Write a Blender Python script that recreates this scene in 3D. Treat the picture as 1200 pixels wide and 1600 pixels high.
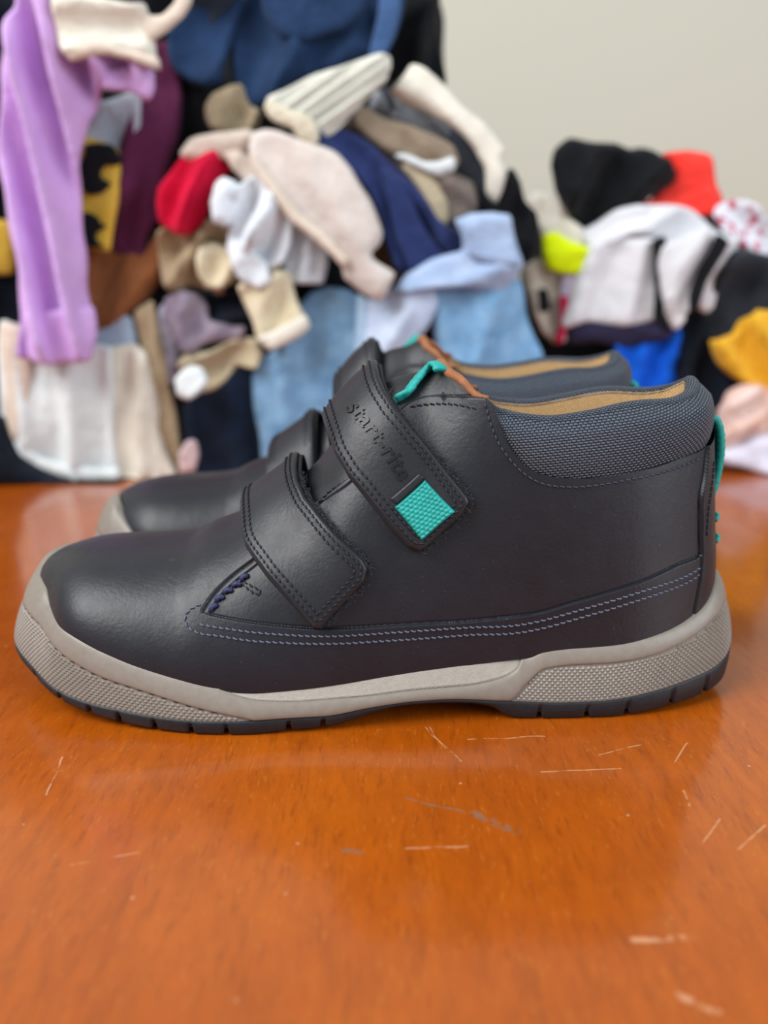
import bpy, bmesh, math, random
import numpy as np
from mathutils import Vector, Matrix, noise
from mathutils.geometry import delaunay_2d_cdt

for o in list(bpy.data.objects): bpy.data.objects.remove(o)
SC = bpy.context.scene
COL = SC.collection
R = math.radians

# ---------------------------------------------------------------- camera, sky, lights, exposure
cam = bpy.data.objects.new('camera', bpy.data.cameras.new('camera')); COL.objects.link(cam)
cam.location = (0, -.26, .1293)
cam.rotation_euler = (R(90 - 15.8), 0, 0)
cam.data.sensor_fit = 'VERTICAL'; cam.data.sensor_height = 36; cam.data.lens = 1350/1600*36
cam.data.clip_start = .01
cam.data.dof.use_dof = True; cam.data.dof.focus_distance = .243; cam.data.dof.aperture_fstop = 6.4
SC.camera = cam

world = bpy.data.worlds.new('daylight'); SC.world = world; world.use_nodes = True
bg = world.node_tree.nodes['Background']
bg.inputs[0].default_value = (.88, .95, 1, 1); bg.inputs[1].default_value = .42

def area(name, loc, target, size, size_y, power, colour):
    l = bpy.data.lights.new(name, 'AREA'); l.shape = 'RECTANGLE'; l.size = size; l.size_y = size_y
    l.energy = power; l.color = colour
    o = bpy.data.objects.new(name, l); COL.objects.link(o); o.location = loc
    o.rotation_euler = (Vector(target) - Vector(loc)).to_track_quat('-Z', 'Y').to_euler()
    return o
area('window_daylight', (-1.05, -.6, 1.25), (0, .1, .05), 1.0, 1.1, 30, (1, .995, .985))
area('second_window_daylight', (1.25, -.75, .62), (.1, .02, .05), .9, .9, 12, (.88, .94, 1))

SC.view_settings.view_transform = 'Standard'; SC.view_settings.look = 'None'
SC.view_settings.gamma = 1; SC.view_settings.use_curve_mapping = False
SC.view_settings.exposure = .27

# ---------------------------------------------------------------- helpers
def lin(h):
    h = h.lstrip('#'); v = [int(h[i:i+2], 16)/255 for i in (0, 2, 4)]
    return tuple(c/12.92 if c <= .04045 else ((c + .055)/1.055)**2.4 for c in v) + (1,)

class NT:
    """tiny node-tree writer"""
    def __init__(s, name):
        s.m = bpy.data.materials.new(name); s.m.use_nodes = True
        s.t = s.m.node_tree; s.b = s.t.nodes['Principled BSDF']; s.out = s.t.nodes['Material Output']
    def n(s, kind, ins=None, **kw):
        k = s.t.nodes.new('ShaderNode' + kind)
        for a, v in kw.items(): setattr(k, a, v)
        for a, v in (ins or {}).items(): s.set(k, a, v)
        return k
    def set(s, k, a, v):
        i = k.inputs[a]
        if isinstance(v, bpy.types.NodeSocket): s.t.links.new(v, i)
        else: i.default_value = v
    def bsdf(s, **kw):
        for a, v in kw.items(): s.set(s.b, a.replace('_', ' '), v)
        return s
    def math(s, op, a, b=0., c=None):
        d = {0: a, 1: b}
        if c is not None: d[2] = c
        return s.n('Math', d, operation=op).outputs[0]
    def obj(s): return s.n('TexCoord').outputs['Object']
    def uv(s): return s.n('TexCoord').outputs['UV']
    def noise(s, vec, scale, detail=3., rough=.55, out=0):
        return s.n('TexNoise', {'Vector': vec, 'Scale': scale, 'Detail': detail, 'Roughness': rough}).outputs[out]
    def ramp(s, fac, *stops):
        k = s.n('ValToRGB', {0: fac}); e = k.color_ramp.elements
        while len(e) < len(stops): e.new(.5)
        for q, (p, c) in zip(e, stops): q.position = p; q.color = c if len(c) == 4 else tuple(c) + (1,)
        return k.outputs[0]
    def mix(s, fac, a, b, mode='MIX'):
        k = s.n('Mix', data_type='RGBA', blend_type=mode)
        s.set(k, 0, fac); s.set(k, 6, a); s.set(k, 7, b)
        return k.outputs[2]
    def bump(s, h, dist, strength=1., normal=None):
        d = {'Height': h, 'Distance': dist, 'Strength': strength}
        if normal is not None: d['Normal'] = normal
        return s.n('Bump', d).outputs[0]

def mesh_obj(name, V, Fc, mat, parent=None, uv=None, smooth=True, vn=None, kind=None, label=None):
    me = bpy.data.meshes.new(name)
    V = np.asarray(V, float)
    me.from_pydata(V.tolist(), [], Fc if isinstance(Fc, list) else Fc.tolist()); me.materials.append(mat)
    me.polygons.foreach_set('use_smooth', [smooth]*len(me.polygons))
    if uv is not None:
        l = me.uv_layers.new(name='UVMap'); vi = np.empty(len(me.loops), int); me.loops.foreach_get('vertex_index', vi)
        l.data.foreach_set('uv', np.asarray(uv, float)[vi].ravel())
    me.update()
    if vn is not None: me.normals_split_custom_set_from_vertices(np.asarray(vn, float).tolist())
    o = bpy.data.objects.new(name, me); COL.objects.link(o)
    if parent is not None: o.parent = parent
    if kind: o['kind'] = kind
    if label: o['label'] = label
    return o

def tag(o, label=None, category=None, group=None, kind=None):
    if label: o['label'] = label
    if category: o['category'] = category
    if group: o['group'] = group
    if kind: o['kind'] = kind
    return o

def grid_faces(n, m, wrap_n=False, wrap_m=False, off=0):
    i = np.arange(n if wrap_n else n - 1)[:, None]; j = np.arange(m if wrap_m else m - 1)[None, :]
    a = i*m + j; b = ((i+1) % n)*m + j; c = ((i+1) % n)*m + (j+1) % m; d = i*m + (j+1) % m
    return np.stack([a, b, c, d], -1).reshape(-1, 4) + off

class MB:
    """collects shapes into one mesh"""
    def __init__(s): s.V = []; s.F = []; s.n = 0
    def add(s, V, F):
        V = np.asarray(V, float).reshape(-1, 3)
        s.V.append(V); s.F += [[k + s.n for k in f] for f in (F if isinstance(F, list) else F.tolist())]; s.n += len(V)
    def arr(s): return np.vstack(s.V), s.F

def tube(path, rad, sides=8, closed=False, caps=True, squash=None, up=(0, 0, 1)):
    """round (or flattened) cord along a 3-D path"""
    P = np.asarray(path, float); n = len(P)
    T = np.gradient(P, axis=0) if not closed else np.roll(P, -1, 0) - np.roll(P, 1, 0)
    T /= np.maximum(np.linalg.norm(T, axis=1)[:, None], 1e-9)
    U = np.broadcast_to(np.asarray(up, float), P.shape)
    A = np.cross(T, U); bad = np.linalg.norm(A, axis=1) < 1e-3
    A[bad] = np.cross(T[bad], (1., .1, 0)); A /= np.linalg.norm(A, axis=1)[:, None]
    B = np.cross(A, T)
    r = np.broadcast_to(np.asarray(rad, float), (n,))
    ra, rb = (r, r) if squash is None else (r*squash[0], r*squash[1])
    th = np.arange(sides)*2*np.pi/sides
    V = P[:, None] + A[:, None]*(ra[:, None]*np.cos(th))[..., None] + B[:, None]*(rb[:, None]*np.sin(th))[..., None]
    F = grid_faces(n, sides, closed, True).tolist()
    if caps and not closed: F += [list(range(sides)), list(range((n-1)*sides, n*sides))[::-1]]
    return V.reshape(-1, 3), F
# ---------------------------------------------------------------- materials
def leather(name, c1, c2, rough=.42):
    t = NT(name); v = t.obj()
    big = t.noise(v, 26, 4); fine = t.noise(v, 900, 3); mid = t.noise(v, 160, 4)
    col = t.mix(t.ramp(big, (.35, (0, 0, 0)), (.68, (1, 1, 1))), lin(c1), lin(c2))
    speck = t.ramp(t.noise(v, 1500, 2), (.735, (0, 0, 0)), (.78, (1, 1, 1)))
    col = t.mix(t.math('MULTIPLY', speck, .35), col, lin('#8a8a90'))
    scuff = t.ramp(t.noise(v, 70, 6, .75), (.66, (0, 0, 0)), (.8, (1, 1, 1)))
    col = t.mix(t.math('MULTIPLY', scuff, .45), col, lin('#5d5d60'))
    rg = t.math('MULTIPLY_ADD', mid, .22, rough - .1)
    h = t.math('ADD', t.math('MULTIPLY', fine, .5), mid)
    t.bsdf(Base_Color=col, Roughness=rg, Normal=t.bump(h, .0004, .35), IOR=1.5)
    t.bsdf(Sheen_Weight=.04, Sheen_Roughness=.5)
    return t.m
def plain(name, c, rough=.6, bump=0., scale=600., c2=None, spec=.5):
    t = NT(name); v = t.obj()
    col = lin(c)
    if c2: col = t.mix(t.ramp(t.noise(v, scale*.25, 4), (.3, (0, 0, 0)), (.7, (1, 1, 1))), lin(c), lin(c2))
    t.bsdf(Base_Color=col, Roughness=rough); t.b.inputs['Specular IOR Level'].default_value = spec
    if bump: t.bsdf(Normal=t.bump(t.noise(v, scale, 3), bump, .6))
    return t.m
def woven(name, dark, light, pitch, bump, rough=.6):
    """basket weave in the part's own thread coordinates (uv in millimetres)"""
    t = NT(name); s = t.n('SeparateXYZ', {0: t.uv()})
    u = t.math('DIVIDE', s.outputs[0], pitch); v = t.math('DIVIDE', s.outputs[1], pitch*.56)
    row = t.math('MODULO', t.math('FLOOR', v), 2.); odd = t.math('ABSOLUTE', row)
    uu = t.math('ADD', u, t.math('MULTIPLY', odd, .5))
    a = t.math('ABSOLUTE', t.math('SINE', t.math('MULTIPLY', uu, math.pi)))
    b = t.math('ABSOLUTE', t.math('SINE', t.math('MULTIPLY', v, math.pi)))
    h = t.math('POWER', t.math('MULTIPLY', a, b), .6)
    jit = t.noise(t.uv(), 1.1, 2)
    f = t.math('MULTIPLY', h, t.math('ADD', jit, .45))
    t.bsdf(Base_Color=t.mix(t.ramp(f, (.25, (0, 0, 0)), (.95, (1, 1, 1))), lin(dark), lin(light)), Roughness=rough, Normal=t.bump(h, bump, 1.))  # thread highlights and the dark gaps between threads are painted into the colour
    return t.m
M = {}
M['leather'] = leather('navy_leather', '#11131c', '#171923', .42)
M['strap_leather'] = leather('strap_leather', '#16181f', '#1c1d24', .43)
M['tongue_leather'] = leather('tongue_leather', '#181920', '#1e1f24', .44)
M['collar'] = woven('navy_woven_nylon', '#06090e', '#5c687a', 1.35, .0004, .45)
M['lining'] = woven('tan_mesh_lining', '#a87c46', '#efcd98', .9, .0002, .8)
M['copper'] = plain('copper_brown_lining', '#a66a44', .7, .0003, 900, '#875433')
M['sole'] = plain('taupe_rubber', '#8b837a', .42, .00006, 1500, '#837b71', .5)
M['wedge'] = plain('sandy_taupe_rubber', '#aba69c', .7, .0004, 2200, '#a29c92', .3)
M['outsole'] = plain('navy_rubber', '#191c21', .5, .0002, 900, '#212429', .4)
M['thread'] = plain('navy_thread', '#191b26', .6)
M['thread_light'] = plain('blue_grey_thread', '#5a6276', .6)
M['thread_blue'] = plain('blue_thread', '#2b3158', .6)
M['thread_mid'] = plain('grey_thread', '#34394a', .6)
M['fuzz'] = plain('black_hook_pile', '#17181c', .85)
M['fuzz_light'] = plain('grey_fibres', '#3c3f46', .8)
M['teal'] = plain('teal_webbing', '#0e968f', .55, .0002, 1800, '#17a69e')
M['emboss'] = plain('pressed_leather', '#0b0b0e', .4)
M['insole'] = plain('tan_insole', '#a9854f', .8)
# ---------------------------------------------------------------- setting
def box(mb, x0, x1, y0, y1, z0, z1):
    V = [(x, y, z) for z in (z0, z1) for y in (y0, y1) for x in (x0, x1)]
    mb.add(V, [[0, 2, 3, 1], [4, 5, 7, 6], [0, 1, 5, 4], [2, 6, 7, 3], [0, 4, 6, 2], [1, 3, 7, 5]])
def bevelled(name, boxes, mat, parent=None, bev=.004):
    mb = MB()
    for b in boxes: box(mb, *b)
    V, F_ = mb.arr(); o = mesh_obj(name, V, F_, mat, parent, smooth=False)
    if bev:
        mod = o.modifiers.new('bevel', 'BEVEL'); mod.width = bev; mod.segments = 3; mod.limit_method = 'ANGLE'
    return o
def wall_mat():
    t = NT('cream_wall_paint'); v = t.obj()
    t.bsdf(Base_Color=t.mix(t.noise(v, 1.4, 3), lin('#cac6b6'), lin('#d0ccbd')), Roughness=.85, Normal=t.bump(t.noise(v, 120, 3), .0006, .3))
    return t.m
M['wall'] = wall_mat()
M['floor'] = plain('floor_boards', '#8a7358', .5, .0004, 20, '#7b664e')
def table_mat():
    t = NT('varnished_orange_wood'); v = t.obj()
    s = t.n('Mapping', {'Vector': v, 'Scale': (75, 18, 30)}).outputs[0]
    grain = t.noise(s, 3.2, 5, .6)
    s2 = t.n('Mapping', {'Vector': v, 'Scale': (420, 70, 100)}).outputs[0]
    pores = t.noise(s2, 1.6, 3, .7)
    blot = t.noise(v, 7.5, 3, .5); blot2 = t.noise(v, 24, 4, .6)
    col = t.mix(t.ramp(blot, (.3, (0, 0, 0)), (.72, (1, 1, 1))), lin('#9a4308'), lin('#b4590b'))
    col = t.mix(t.ramp(grain, (.38, (0, 0, 0)), (.72, (.75, .75, .75))), col, lin('#93440a'))
    col = t.mix(t.ramp(blot2, (.5, (0, 0, 0)), (.85, (.35, .35, .35))), col, lin('#c66a14'))
    col = t.mix(t.ramp(pores, (.54, (0, 0, 0)), (.76, (.5, .5, .5))), col, lin('#6e2f08'))
    s3 = t.n('Mapping', {'Vector': v, 'Scale': (900, 240, 300)}).outputs[0]
    fleck = t.noise(s3, 1.2, 2, .6)
    col = t.mix(t.ramp(fleck, (.6, (0, 0, 0)), (.8, (.28, .28, .28))), col, lin('#d08a3c'))  # pale flecks in the wood grain
    # scratches and scuffs: worn lines in the varnish, each a short segment on the board
    xyz = t.n('SeparateXYZ', {0: v})
    wob = t.math('MULTIPLY', t.math('SUBTRACT', t.noise(v, 60, 2), .5), .004)
    X = t.math('ADD', xyz.outputs[0], wob); Y = t.math('ADD', xyz.outputs[1], wob)
    broken = t.ramp(t.noise(v, 260, 2), (.38, (0, 0, 0)), (.55, (1, 1, 1)))
    def seg(x0, y0, x1, y1, w):
        dx, dy = x1 - x0, y1 - y0; L2_ = dx*dx + dy*dy
        px = t.math('SUBTRACT', X, x0); py = t.math('SUBTRACT', Y, y0)
        h = t.math('ADD', t.math('MULTIPLY', px, dx/L2_), t.math('MULTIPLY', py, dy/L2_)); h = t.n('Clamp', {0: h}).outputs[0]
        ex = t.math('SUBTRACT', px, t.math('MULTIPLY', h, dx)); ey = t.math('SUBTRACT', py, t.math('MULTIPLY', h, dy))
        d = t.math('SQRT', t.math('ADD', t.math('MULTIPLY', ex, ex), t.math('MULTIPLY', ey, ey)))
        k = t.n('MapRange', {0: d, 1: w*.4, 2: w, 3: 1., 4: 0.}).outputs[0]
        return k
    def many(L):
        r = None
        for s_ in L:
            k = seg(*s_); r = k if r is None else t.math('MAXIMUM', r, k)
        return r
    light = t.math('MULTIPLY', many(SCRATCH), broken)
    dark = t.math('MULTIPLY', many(SCUFF), t.ramp(t.noise(v, 420, 3), (.42, (0, 0, 0)), (.6, (1, 1, 1))))
    col = t.mix(t.math('MULTIPLY', light, .5), col, lin('#e0b086'))
    col = t.mix(t.math('MULTIPLY', dark, .8), col, lin('#7d6a58'))
    vo = t.n('TexVoronoi', {'Vector': v, 'Scale': 52.}); pick = t.n('SeparateColor', {0: vo.outputs['Color']}).outputs[0]
    dust = t.math('MULTIPLY', t.ramp(vo.outputs['Distance'], (.028, (1, 1, 1)), (.05, (0, 0, 0))), t.math('GREATER_THAN', pick, .6))
    vo2 = t.n('TexVoronoi', {'Vector': v, 'Scale': 150.}); pick2 = t.n('SeparateColor', {0: vo2.outputs['Color']}).outputs[0]
    dust2 = t.math('MULTIPLY', t.ramp(vo2.outputs['Distance'], (.04, (1, 1, 1)), (.08, (0, 0, 0))), t.math('GREATER_THAN', pick2, .74))
    dd = t.math('MAXIMUM', dust, t.math('MULTIPLY', dust2, .6))
    col = t.mix(t.math('MULTIPLY', dd, .75), col, lin('#dcb896'))
    rough = t.math('MULTIPLY_ADD', blot2, .12, .13)
    rough = t.math('ADD', rough, t.math('MULTIPLY', light, .3))
    h = t.math('ADD', t.math('MULTIPLY', pores, .6), t.math('MULTIPLY', light, -1.))
    t.bsdf(Base_Color=col, Roughness=rough, Normal=t.bump(h, .00012, .5), IOR=1.45)
    t.bsdf(Coat_Weight=.3, Coat_Roughness=.07)
    return t.m
SCRATCH = [(.0247,-.0401,.0458,-.0394,.00035),(.0417,-.0576,.0631,-.0561,.00035),(.0129,-.0311,.0180,-.0492,.0003),(.0122,-.0336,.0209,-.0524,.0003),
    (-.0882,-.0501,-.0863,-.0681,.00035),(-.0705,-.0947,-.0565,-.0905,.0003),(.0052,-.0887,.0215,-.0885,.0003),(.0720,-.0442,.0591,-.0492,.0003),(.0773,-.0555,.0860,-.0425,.0003),
    (.0799,-.0910,.0917,-.0804,.00035),(.0498,-.1174,.0614,-.1170,.0011),(.0544,-.1308,.0598,-.1346,.0012),(.0762,-.0667,.0758,-.0727,.0004),(.0818,-.0779,.0749,-.0864,.0003)]
SCUFF = [(.0049,-.0694,.0220,-.0761,.0006),(.0220,-.0761,.0313,-.0823,.0018),(-.0089,-.0894,-.0044,-.0899,.0012)]
M['table'] = table_mat()

mb = MB(); box(mb, -2.2, 2.2, .92, 1.0, -.74, 1.7); tag(mesh_obj('wall_back', *mb.arr(), M['wall'], smooth=False), kind='structure')
mb = MB(); box(mb, -2.2, 2.2, -2.2, 1.0, -.79, -.74); tag(mesh_obj('floor', *mb.arr(), M['floor'], smooth=False), kind='structure')
bevelled('baseboard_back', [(-2.2, 2.2, .905, .92, -.74, -.64)], M['wall'], bev=.004)['kind'] = 'structure'
table = bpy.data.objects.new('table', None); COL.objects.link(table); table.location = (0, 0, -.74)
tag(table, 'varnished orange brown wooden table, scratched, under the shoes and clothes', 'table')
def tpart(nm, boxes, bev): 
    o = bevelled(nm, [(a, b, c, d, e + .74, f + .74) for a, b, c, d, e, f in boxes], M['table'], table, bev); return o
tpart('tabletop', [(-.72, .74, -.38, .86, -.032, 0)], .006)
tpart('apron', [(-.64, .66, -.31, -.288, -.12, -.032), (-.64, .66, .768, .79, -.12, -.032), (-.64, -.618, -.31, .79, -.12, -.032), (.638, .66, -.31, .79, -.12, -.032)], .002)
for x in (-.66, .62):
    for y in (-.33, .74): tpart('leg', [(x, x + .06, y, y + .06, -.74, -.032)], .006)
# ---------------------------------------------------------------- shoe shape
# All shoe shapes are in metres in the shoe's own frame: toe at -x, heel at +x,
# outer (strap) side at -y, table at z = 0.
def pchip(xs, ys):
    x = np.asarray(xs, float); y = np.asarray(ys, float)
    h = np.diff(x); d = np.diff(y) / h
    m = np.zeros_like(y); m[0] = d[0]; m[-1] = d[-1]
    for i in range(1, len(x) - 1):
        if d[i-1] * d[i] > 0:
            w1 = 2*h[i] + h[i-1]; w2 = h[i] + 2*h[i-1]
            m[i] = (w1 + w2) / (w1/d[i-1] + w2/d[i])
    def f(q):
        q = np.clip(np.asarray(q, float), x[0], x[-1])
        k = np.clip(np.searchsorted(x, q, side='right') - 1, 0, len(x) - 2)
        t = (q - x[k]) / h[k]
        return ((1+2*t)*(1-t)**2*y[k] + t*(1-t)**2*h[k]*m[k] + t*t*(3-2*t)*y[k+1] + t*t*(t-1)*h[k]*m[k+1])
    return f

def smooth(e0, e1, x):
    t = np.clip((np.asarray(x, float) - e0) / (e1 - e0), 0, 1)
    return t*t*(3 - 2*t)

def catmull(pts, per=12, closed=False):
    P = np.asarray(pts, float); N = len(P)
    idx = np.arange(N if closed else N - 1)
    g = lambda k: P[(k % N)] if closed else P[np.clip(k, 0, N-1)]
    p0, p1, p2, p3 = g(idx-1), g(idx), g(idx+1), g(idx+2)
    t = np.linspace(0, 1, per, endpoint=False)[None, :, None]
    p0, p1, p2, p3 = [q[:, None, :] for q in (p0, p1, p2, p3)]
    o = .5*(2*p1 + (p2-p0)*t + (2*p0-5*p1+4*p2-p3)*t*t + (3*p1-p0-3*p2+p3)*t**3)
    o = o.reshape(-1, P.shape[1])
    return o if closed else np.vstack([o, P[-1:]])

def resample(pts, n=None, step=None, closed=False):
    P = np.asarray(pts, float)
    if closed: P = np.vstack([P, P[:1]])
    L = np.concatenate([[0], np.cumsum(np.linalg.norm(np.diff(P, axis=0), axis=1))])
    if n is None: n = max(2, int(round(L[-1] / step)) + 1)
    q = np.linspace(0, L[-1], n, endpoint=not closed)
    return np.stack([np.interp(q, L, P[:, k]) for k in range(P.shape[1])], 1)

OUTLINE = np.array([(-120.6,7),(-119,-2.5),(-115,-9.5),(-109.2,-16),(-99.5,-25.5),(-88.5,-31.2),(-78,-34.4),(-67,-36.7),(-53.5,-38.8),(-40,-39.2),
    (-27.5,-37.9),(-17,-36.5),(0,-34),(20,-31.5),(38,-30),(50,-29.8),(66,-29),(79,-27),(92.5,-22.7),(103,-17),(109.2,-8.5),(112.4,2.5),
    (110.8,12),(103,22.5),(86,29.5),(66,31.5),(45,29.5),(20,28),(-5,30),(-30,35.5),(-55,40.5),(-78,40),(-98,35.5),(-112,27.5),(-118,18)]) / 1000
SOLE = resample(catmull(OUTLINE, 40, True), 1600, closed=True)

def normals2(c):
    t = np.roll(c, -2, 0) - np.roll(c, 2, 0)
    n = np.stack([-t[:, 1], t[:, 0]], 1)
    n /= np.linalg.norm(n, axis=1)[:, None]
    if ((c + n*1e-4 - c.mean(0))**2).sum() < ((c - c.mean(0))**2).sum(): n = -n
    return n
SOLE_N = normals2(SOLE)

def inset(d):                       # d: metres, scalar or per point
    return SOLE - SOLE_N * np.broadcast_to(np.asarray(d, float), (len(SOLE),))[:, None]

sx = SOLE[:, 0]
# heights of the sole's layers along the shoe
Z0 = pchip(np.array([-122.5,-119,-110,-98,-88,-77,-67,-53,-40,-28,-17,-7.5,-1,5.5,13,25,32,36.5,40,50,66,78,91,101,109,113])/1000,
           np.array([12,10.3,8,5,3,1.5,.5,0,0,.6,1.0,3.0,4.8,6.0,6.2,5.6,4.0,1.2,.2,0,0,.8,2.2,3.6,5.6,8])/1000)
Z1 = pchip(np.array([-122.5,-119,-110,-98,-88,-77,-67,-53,-40,-28,-17,-4,9,17,36,53,64,80,91,101,109,113])/1000,
           np.array([15.5,13.8,11.6,8.6,6.9,5.9,5.0,4.6,4.8,5.0,4.9,6.6,7.7,7.8,6.3,5.6,5.8,7.6,9.5,11.5,14,16])/1000)
RIMI = .0032 + .0067*smooth(-.088, -.1215, sx) + .0030*smooth(.075, .114, sx)
Z3 = pchip(np.array([-123,-111,-107,-100,-92,-83,-72.5,-59.5,-46.5,-35.6,-23.6,-11.6,.6,13,25,33,40.5,47,55,68,79,90,97,103,109,113])/1000,
           np.array([35.0,33.6,30.4,27.9,26.2,23.2,19.8,16.6,14.2,13.6,14.0,15,16.8,18.3,19.4,19.5,18.8,21.2,22.2,22.8,24.2,26.4,29,32,35.5,36.5])/1000)

Z3U = pchip(np.array([-123,-111,-107,-100,-92,-83,-72.5,-59.5,-46.5,-35.6,-23.6,-11.6,.6,13,25,40,55,68,79,90,97,103,109,113])/1000,
           np.array([35.0,33.6,30.4,27.9,26.2,23.2,19.8,16.6,14.2,13.4,13.8,14.7,16.0,17.2,18.3,19.8,21.4,22.8,24.2,26.4,29,32,35.5,36.5])/1000)
LIP = inset(RIMI + .0004)
_i0 = int(np.argmin(LIP[:, 0])); _i1 = int(np.argmax(LIP[:, 0]))
_lat = LIP[_i0:_i1+1] if _i0 < _i1 else np.vstack([LIP[_i0:], LIP[:_i1+1]])
_med = np.vstack([LIP[_i1:], LIP[:_i0+1]])[::-1] if _i0 < _i1 else LIP[_i1:_i0+1][::-1]
_mono = lambda a: a[np.concatenate([[True], np.diff(np.maximum.accumulate(a[:, 0])) > 1e-7])]
_lat = _mono(_lat); _med = _mono(_med)
XT, XB = LIP[_i0, 0], LIP[_i1, 0]
y_lat = lambda x: np.interp(x, _lat[:, 0], _lat[:, 1])
y_med = lambda x: np.interp(x, _med[:, 0], _med[:, 1])
Y_T, Y_B = LIP[_i0, 1], LIP[_i1, 1]
y_mid = pchip([XT, -.09, -.04, .03, XB], [Y_T, .0055, .0045, .0015, Y_B])
RIDGE = pchip(np.array([-116,-110.3,-109.4,-108,-106.4,-102.6,-92.4,-81,-71,-61,-53.6,-46.7,-35,-26,-18,-10,-3,5,15.7,24,32,45,120])/1000,
              np.array([33.0,33.4,35.9,37.7,39.0,40.9,43.4,44.2,44.8,46.3,49.9,52.7,60.5,67.3,75.5,86.2,93.2,98.2,100.8,107,117,133,135])/1000)
AEXP = pchip([-.12,-.085,-.05,-.02,.012,.03,.05,.12], [1.0,.88,1.0,1.25,1.2,.85,.68,.68])
XBACK = pchip(np.array([20,37,54,75,88,98,110,140])/1000, np.array([104.5,104.3,102.5,100.3,98.8,96.5,93,85])/1000)

NU, NV = 380, 150
_t = np.linspace(0, 1, NU)
UU = .45*_t + .55*(.5 - .5*np.cos(np.pi*_t))
XR = XT + UU*(XB - XT)
_th = np.linspace(0, np.pi/2, NV)
def _half(yside):
    X, TH = np.meshgrid(XR, _th, indexing='ij')
    yc = y_mid(X); ye = yside(X)
    zl = Z3U(X) - .0025; zr = np.maximum(RIDGE(X), zl + .001)
    a = AEXP(X)
    Y = yc + (ye - yc)*np.clip(np.cos(TH), 0, 1)**a
    Z = zl + (zr - zl)*np.sin(TH)
    w = smooth(.35, 1, (X - XT)/(XB - XT))
    return np.stack([X + w*(XBACK(Z) - XB), Y, Z], -1)
LATERAL = _half(y_lat); MEDIAL = _half(y_med)
def _arc(G):
    return np.concatenate([np.zeros((NU, 1)), np.cumsum(np.linalg.norm(np.diff(G, axis=1), axis=2), axis=1)], 1)
S_LAT, S_MED = _arc(LATERAL), _arc(MEDIAL)

def _normals(G):
    du = np.gradient(G, axis=0); dv = np.gradient(G, axis=1)
    n = np.cross(du, dv); l = np.linalg.norm(n, axis=2, keepdims=True)
    return n / np.maximum(l, 1e-12)
N_LAT = _normals(LATERAL); N_MED = -_normals(MEDIAL)
for Nn in (N_LAT, N_MED):
    Nn[0] = Nn[1]; Nn[-1] = Nn[-2]; 
    Nn[:, -1] = Nn[:, -2]; Nn[:, 0] = Nn[:, 1]
if N_LAT[NU//2, 20, 1] > 0: N_LAT = -N_LAT
if N_MED[NU//2, 20, 1] < 0: N_MED = -N_MED

NS, DS = 480, .0005               # outer side over the ridge and down the inner side, every half millimetre
def _full(G1, G2, S1, S2, unit):
    q = np.arange(NS)*DS; R = np.zeros((NU, NS, 3))
    for k in range(NU):
        s_ = np.concatenate([S1[k], S1[k, -1] + S2[k, -1] - S2[k, ::-1][1:]])
        g_ = np.vstack([G1[k], G2[k, ::-1][1:]])
        for c in range(3): R[k, :, c] = np.interp(q, s_, g_[:, c])
    if unit: R /= np.maximum(np.linalg.norm(R, axis=2, keepdims=True), 1e-9)
    return R
FULL = {'lat': (_full(LATERAL, MEDIAL, S_LAT, S_MED, 0), _full(N_LAT, N_MED, S_LAT, S_MED, 1)),
        'med': (_full(MEDIAL, LATERAL, S_MED, S_LAT, 0), _full(N_MED, N_LAT, S_MED, S_LAT, 1))}
def ridge_s(xi, side='lat'):
    return np.interp(np.asarray(xi, float)/1000, XR, (S_LAT if side == 'lat' else S_MED)[:, -1])*1000

def on_upper(xi, s, lift=0., side='lat'):
    """point and normal on the upper: xi = station along the shoe (mm), s = mm up from the rim;
    past the ridge the outer side runs on over the top and down the inner side"""
    xi, s, lift = np.broadcast_arrays(np.asarray(xi, float)/1000, np.asarray(s, float)/1000, np.asarray(lift, float))
    k = np.clip(np.searchsorted(XR, xi) - 1, 0, NU - 2); f = np.clip((xi - XR[k])/(XR[k+1] - XR[k]), 0, 1)[..., None]
    j_ = np.clip(s/DS, 0, NS - 1.001); j = j_.astype(int); g = (j_ - j)[..., None]
    out = []
    for A in FULL[side]:
        out.append((1-f)*((1-g)*A[k, j] + g*A[k, j+1]) + f*((1-g)*A[k+1, j] + g*A[k+1, j+1]))
    P, N = out
    N = N/np.maximum(np.linalg.norm(N, axis=-1, keepdims=True), 1e-9)
    return P + N*lift[..., None], N
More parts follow.
